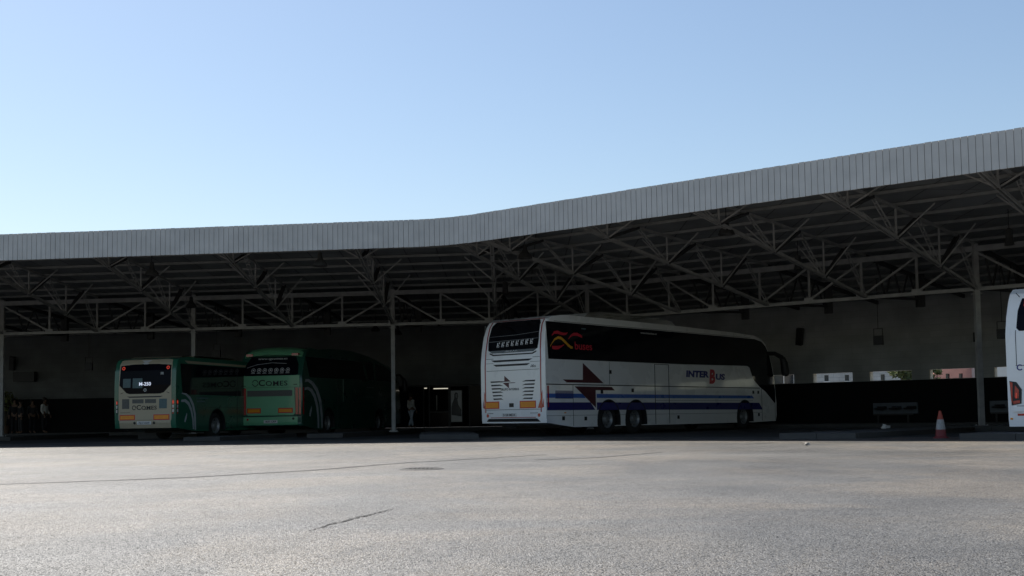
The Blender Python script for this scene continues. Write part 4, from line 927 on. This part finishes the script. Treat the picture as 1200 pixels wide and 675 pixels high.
# ---------------------------------------------------------------- plants, trees
def leaves(mb, c, rad, n, size, rnd):
    for _ in range(n):
        while True:
            q = Vector((rnd.uniform(-1,1),rnd.uniform(-1,1),rnd.uniform(-1,1)))
            if .25 < q.length < 1: break
        p = Vector(c)+Vector((q.x*rad[0],q.y*rad[1],q.z*rad[2])); s = size*rnd.uniform(.6,1.4)
        d = Vector((rnd.gauss(0,1),rnd.gauss(0,1),rnd.gauss(0,.7))).normalized(); e = d.cross(Vector((rnd.gauss(0,1),rnd.gauss(0,1),1))).normalized()
        mb.quad(p-d*s, p+e*s*.45, p+d*s, p-e*s*.45)
pp = empty('potted_plant', V3(P(-6.85,1.0),.152), 0, 'tall leafy plant in a pot beside the waiting people at left', 'plant')
b = MB(); b.lathe([(0,0),(.16,0),(.22,.4),(.24,.42),(.20,.42),(.19,.36),(0,.36)], n=18); b.build('pot', M['pot'], pp, 40)
rnd = random.Random(4); b = MB()
for a in range(5): b.tube([(0,0,.36),(.12*math.cos(a*1.26),.12*math.sin(a*1.26),1.1),(.35*math.cos(a*1.26),.35*math.sin(a*1.26),1.75)], [.02,.015,.008], 6)
b.build('stem', M['bark'], pp)
b = MB(); leaves(b, (0,0,1.65), (.55,.5,.55), 170, .13, rnd); b.build('foliage', M['leaf'], pp, fix=False)
def tree(loc, h, rad, label, seed):
    o = empty('tree', loc, 0, label, 'tree'); rnd = random.Random(seed)
    t = MB(); t.tube([(0,0,0),(.05,.03,h*.3),(.0,.1,h*.6)], [.16,.12,.06], 8)
    lm = []
    for k in range(9):
        a = rnd.uniform(0,6.28); z0 = h*rnd.uniform(.2,.5); e = Vector((rad*.7*math.cos(a), rad*.7*math.sin(a), h*rnd.uniform(.35,.85))); t.tube([(0,.04,z0),tuple(e*.6+Vector((0,0,z0*.3))),tuple(e)], [.06,.04,.015], 6); lm.append(e)
    t.build('trunk', M['bark'], o)
    c = MB()
    for e in lm+[Vector((0,0,h*.8)),Vector((0,0,h*.55))]: leaves(c, e, (rad*.5,rad*.5,rad*.4), 220, .14, rnd)
    c.build('crown', M['leaf'], o, fix=False)
def tpx(x, Y): return ((x-600)/1356.35*Y, Y)
tree(V3(tpx(1066,66),0), 4.4, .95, 'olive green tree seen through the slot window before the pale stone house', 11)
tree(V3(tpx(1092,70),0), 3.9, .45, 'small green tree at left end of the pink house seen through a slot window', 12)

# ---------------------------------------------------------------- houses beyond the wall
def house(name, x0, x1, y, dep, h, m, label, wins, tile=True):
    o = empty(name, ((x0+x1)/2, y, 0), 0, label, 'house'); hw = (x1-x0)/2
    holes = [(hw+a-w_/2, hw+a+w_/2, z-hh/2, z+hh/2) for a, z, w_, hh in wins]
    b = MB(); wall_grid(b, 2*hw, h, holes, .3); b.v = [(v[0]-hw, v[1], v[2]) for v in b.v]
    b.quad((-hw,dep,0),(hw,dep,0),(hw,dep,h),(-hw,dep,h)); b.quad((-hw,.3,0),(-hw,dep,0),(-hw,dep,h),(-hw,.3,h)); b.quad((hw,.3,0),(hw,.3,h),(hw,dep,h),(hw,dep,0)); b.build('wall', m, o)
    r_ = MB()
    if tile: r_.prism([(-.35,h+.0),(dep/2,h+1.3),(dep+.35,h+.0),(dep+.35,h+.12),(dep/2,h+1.45),(-.35,h+.12)], lambda yy,z,q:(q,yy,z), -hw-.3, hw+.3)
    else: r_.box((-hw-.1,-.1,h+.002),(hw+.1,dep+.1,h+.3))
    r_.build('roof', M['tile'] if tile else m, o)
    for a, z, w_, hh in wins:
        f = MB(); f.box((a-w_/2,.15,z-hh/2),(a+w_/2,.18,z+hh/2)); wn = f.build('window', M['windark'], o)
        s_ = MB(); s_.box((a-w_/2-.06,-.06,z-hh/2-.08),(a+w_/2+.06,.10,z-hh/2-.003)); s_.build('sill', M['whitewall'], wn)
X = lambda px, Y: (px-600)/1356.35*Y
def xs(c, px, Y): return X(px,Y)-c
h0, h1 = X(1094,82), X(1158,82); cc = (h0+h1)/2
house('pink_house', h0, h1, 82, 9, 5.2, M['pink'], 'pink rendered house with small dark windows seen through a slot window', [(xs(cc,p_,82),3.0,.28,.40) for p_ in (1110,1125.5,1141)])
h0, h1 = X(948,80), X(1072,80); cc = (h0+h1)/2
house('stone_house', h0, h1, 80, 9, 5.0, M['stone'], 'pale grey stone house seen through two slot windows', [(xs(cc,p_,80),2.95,.30,.42) for p_ in (968,992,1034)])
h0, h1 = X(880,84), X(940,84); cc = (h0+h1)/2
house('white_house', h0, h1, 84, 9, 5.0, M['whitewall'], 'white rendered house seen through the slot window beside the coach mirror', [(xs(cc,p_,84),3.0,.7,.7) for p_ in (912,924)], False)
h0, h1 = X(1166,78), X(1240,78); cc = (h0+h1)/2
house('white_house', h0, h1, 78, 9, 5.2, M['whitewall'], 'white rendered house seen through the slot window by the cut off coach', [(xs(cc,p_,78),3.6,.7,.7) for p_ in (1200,1220)], False)
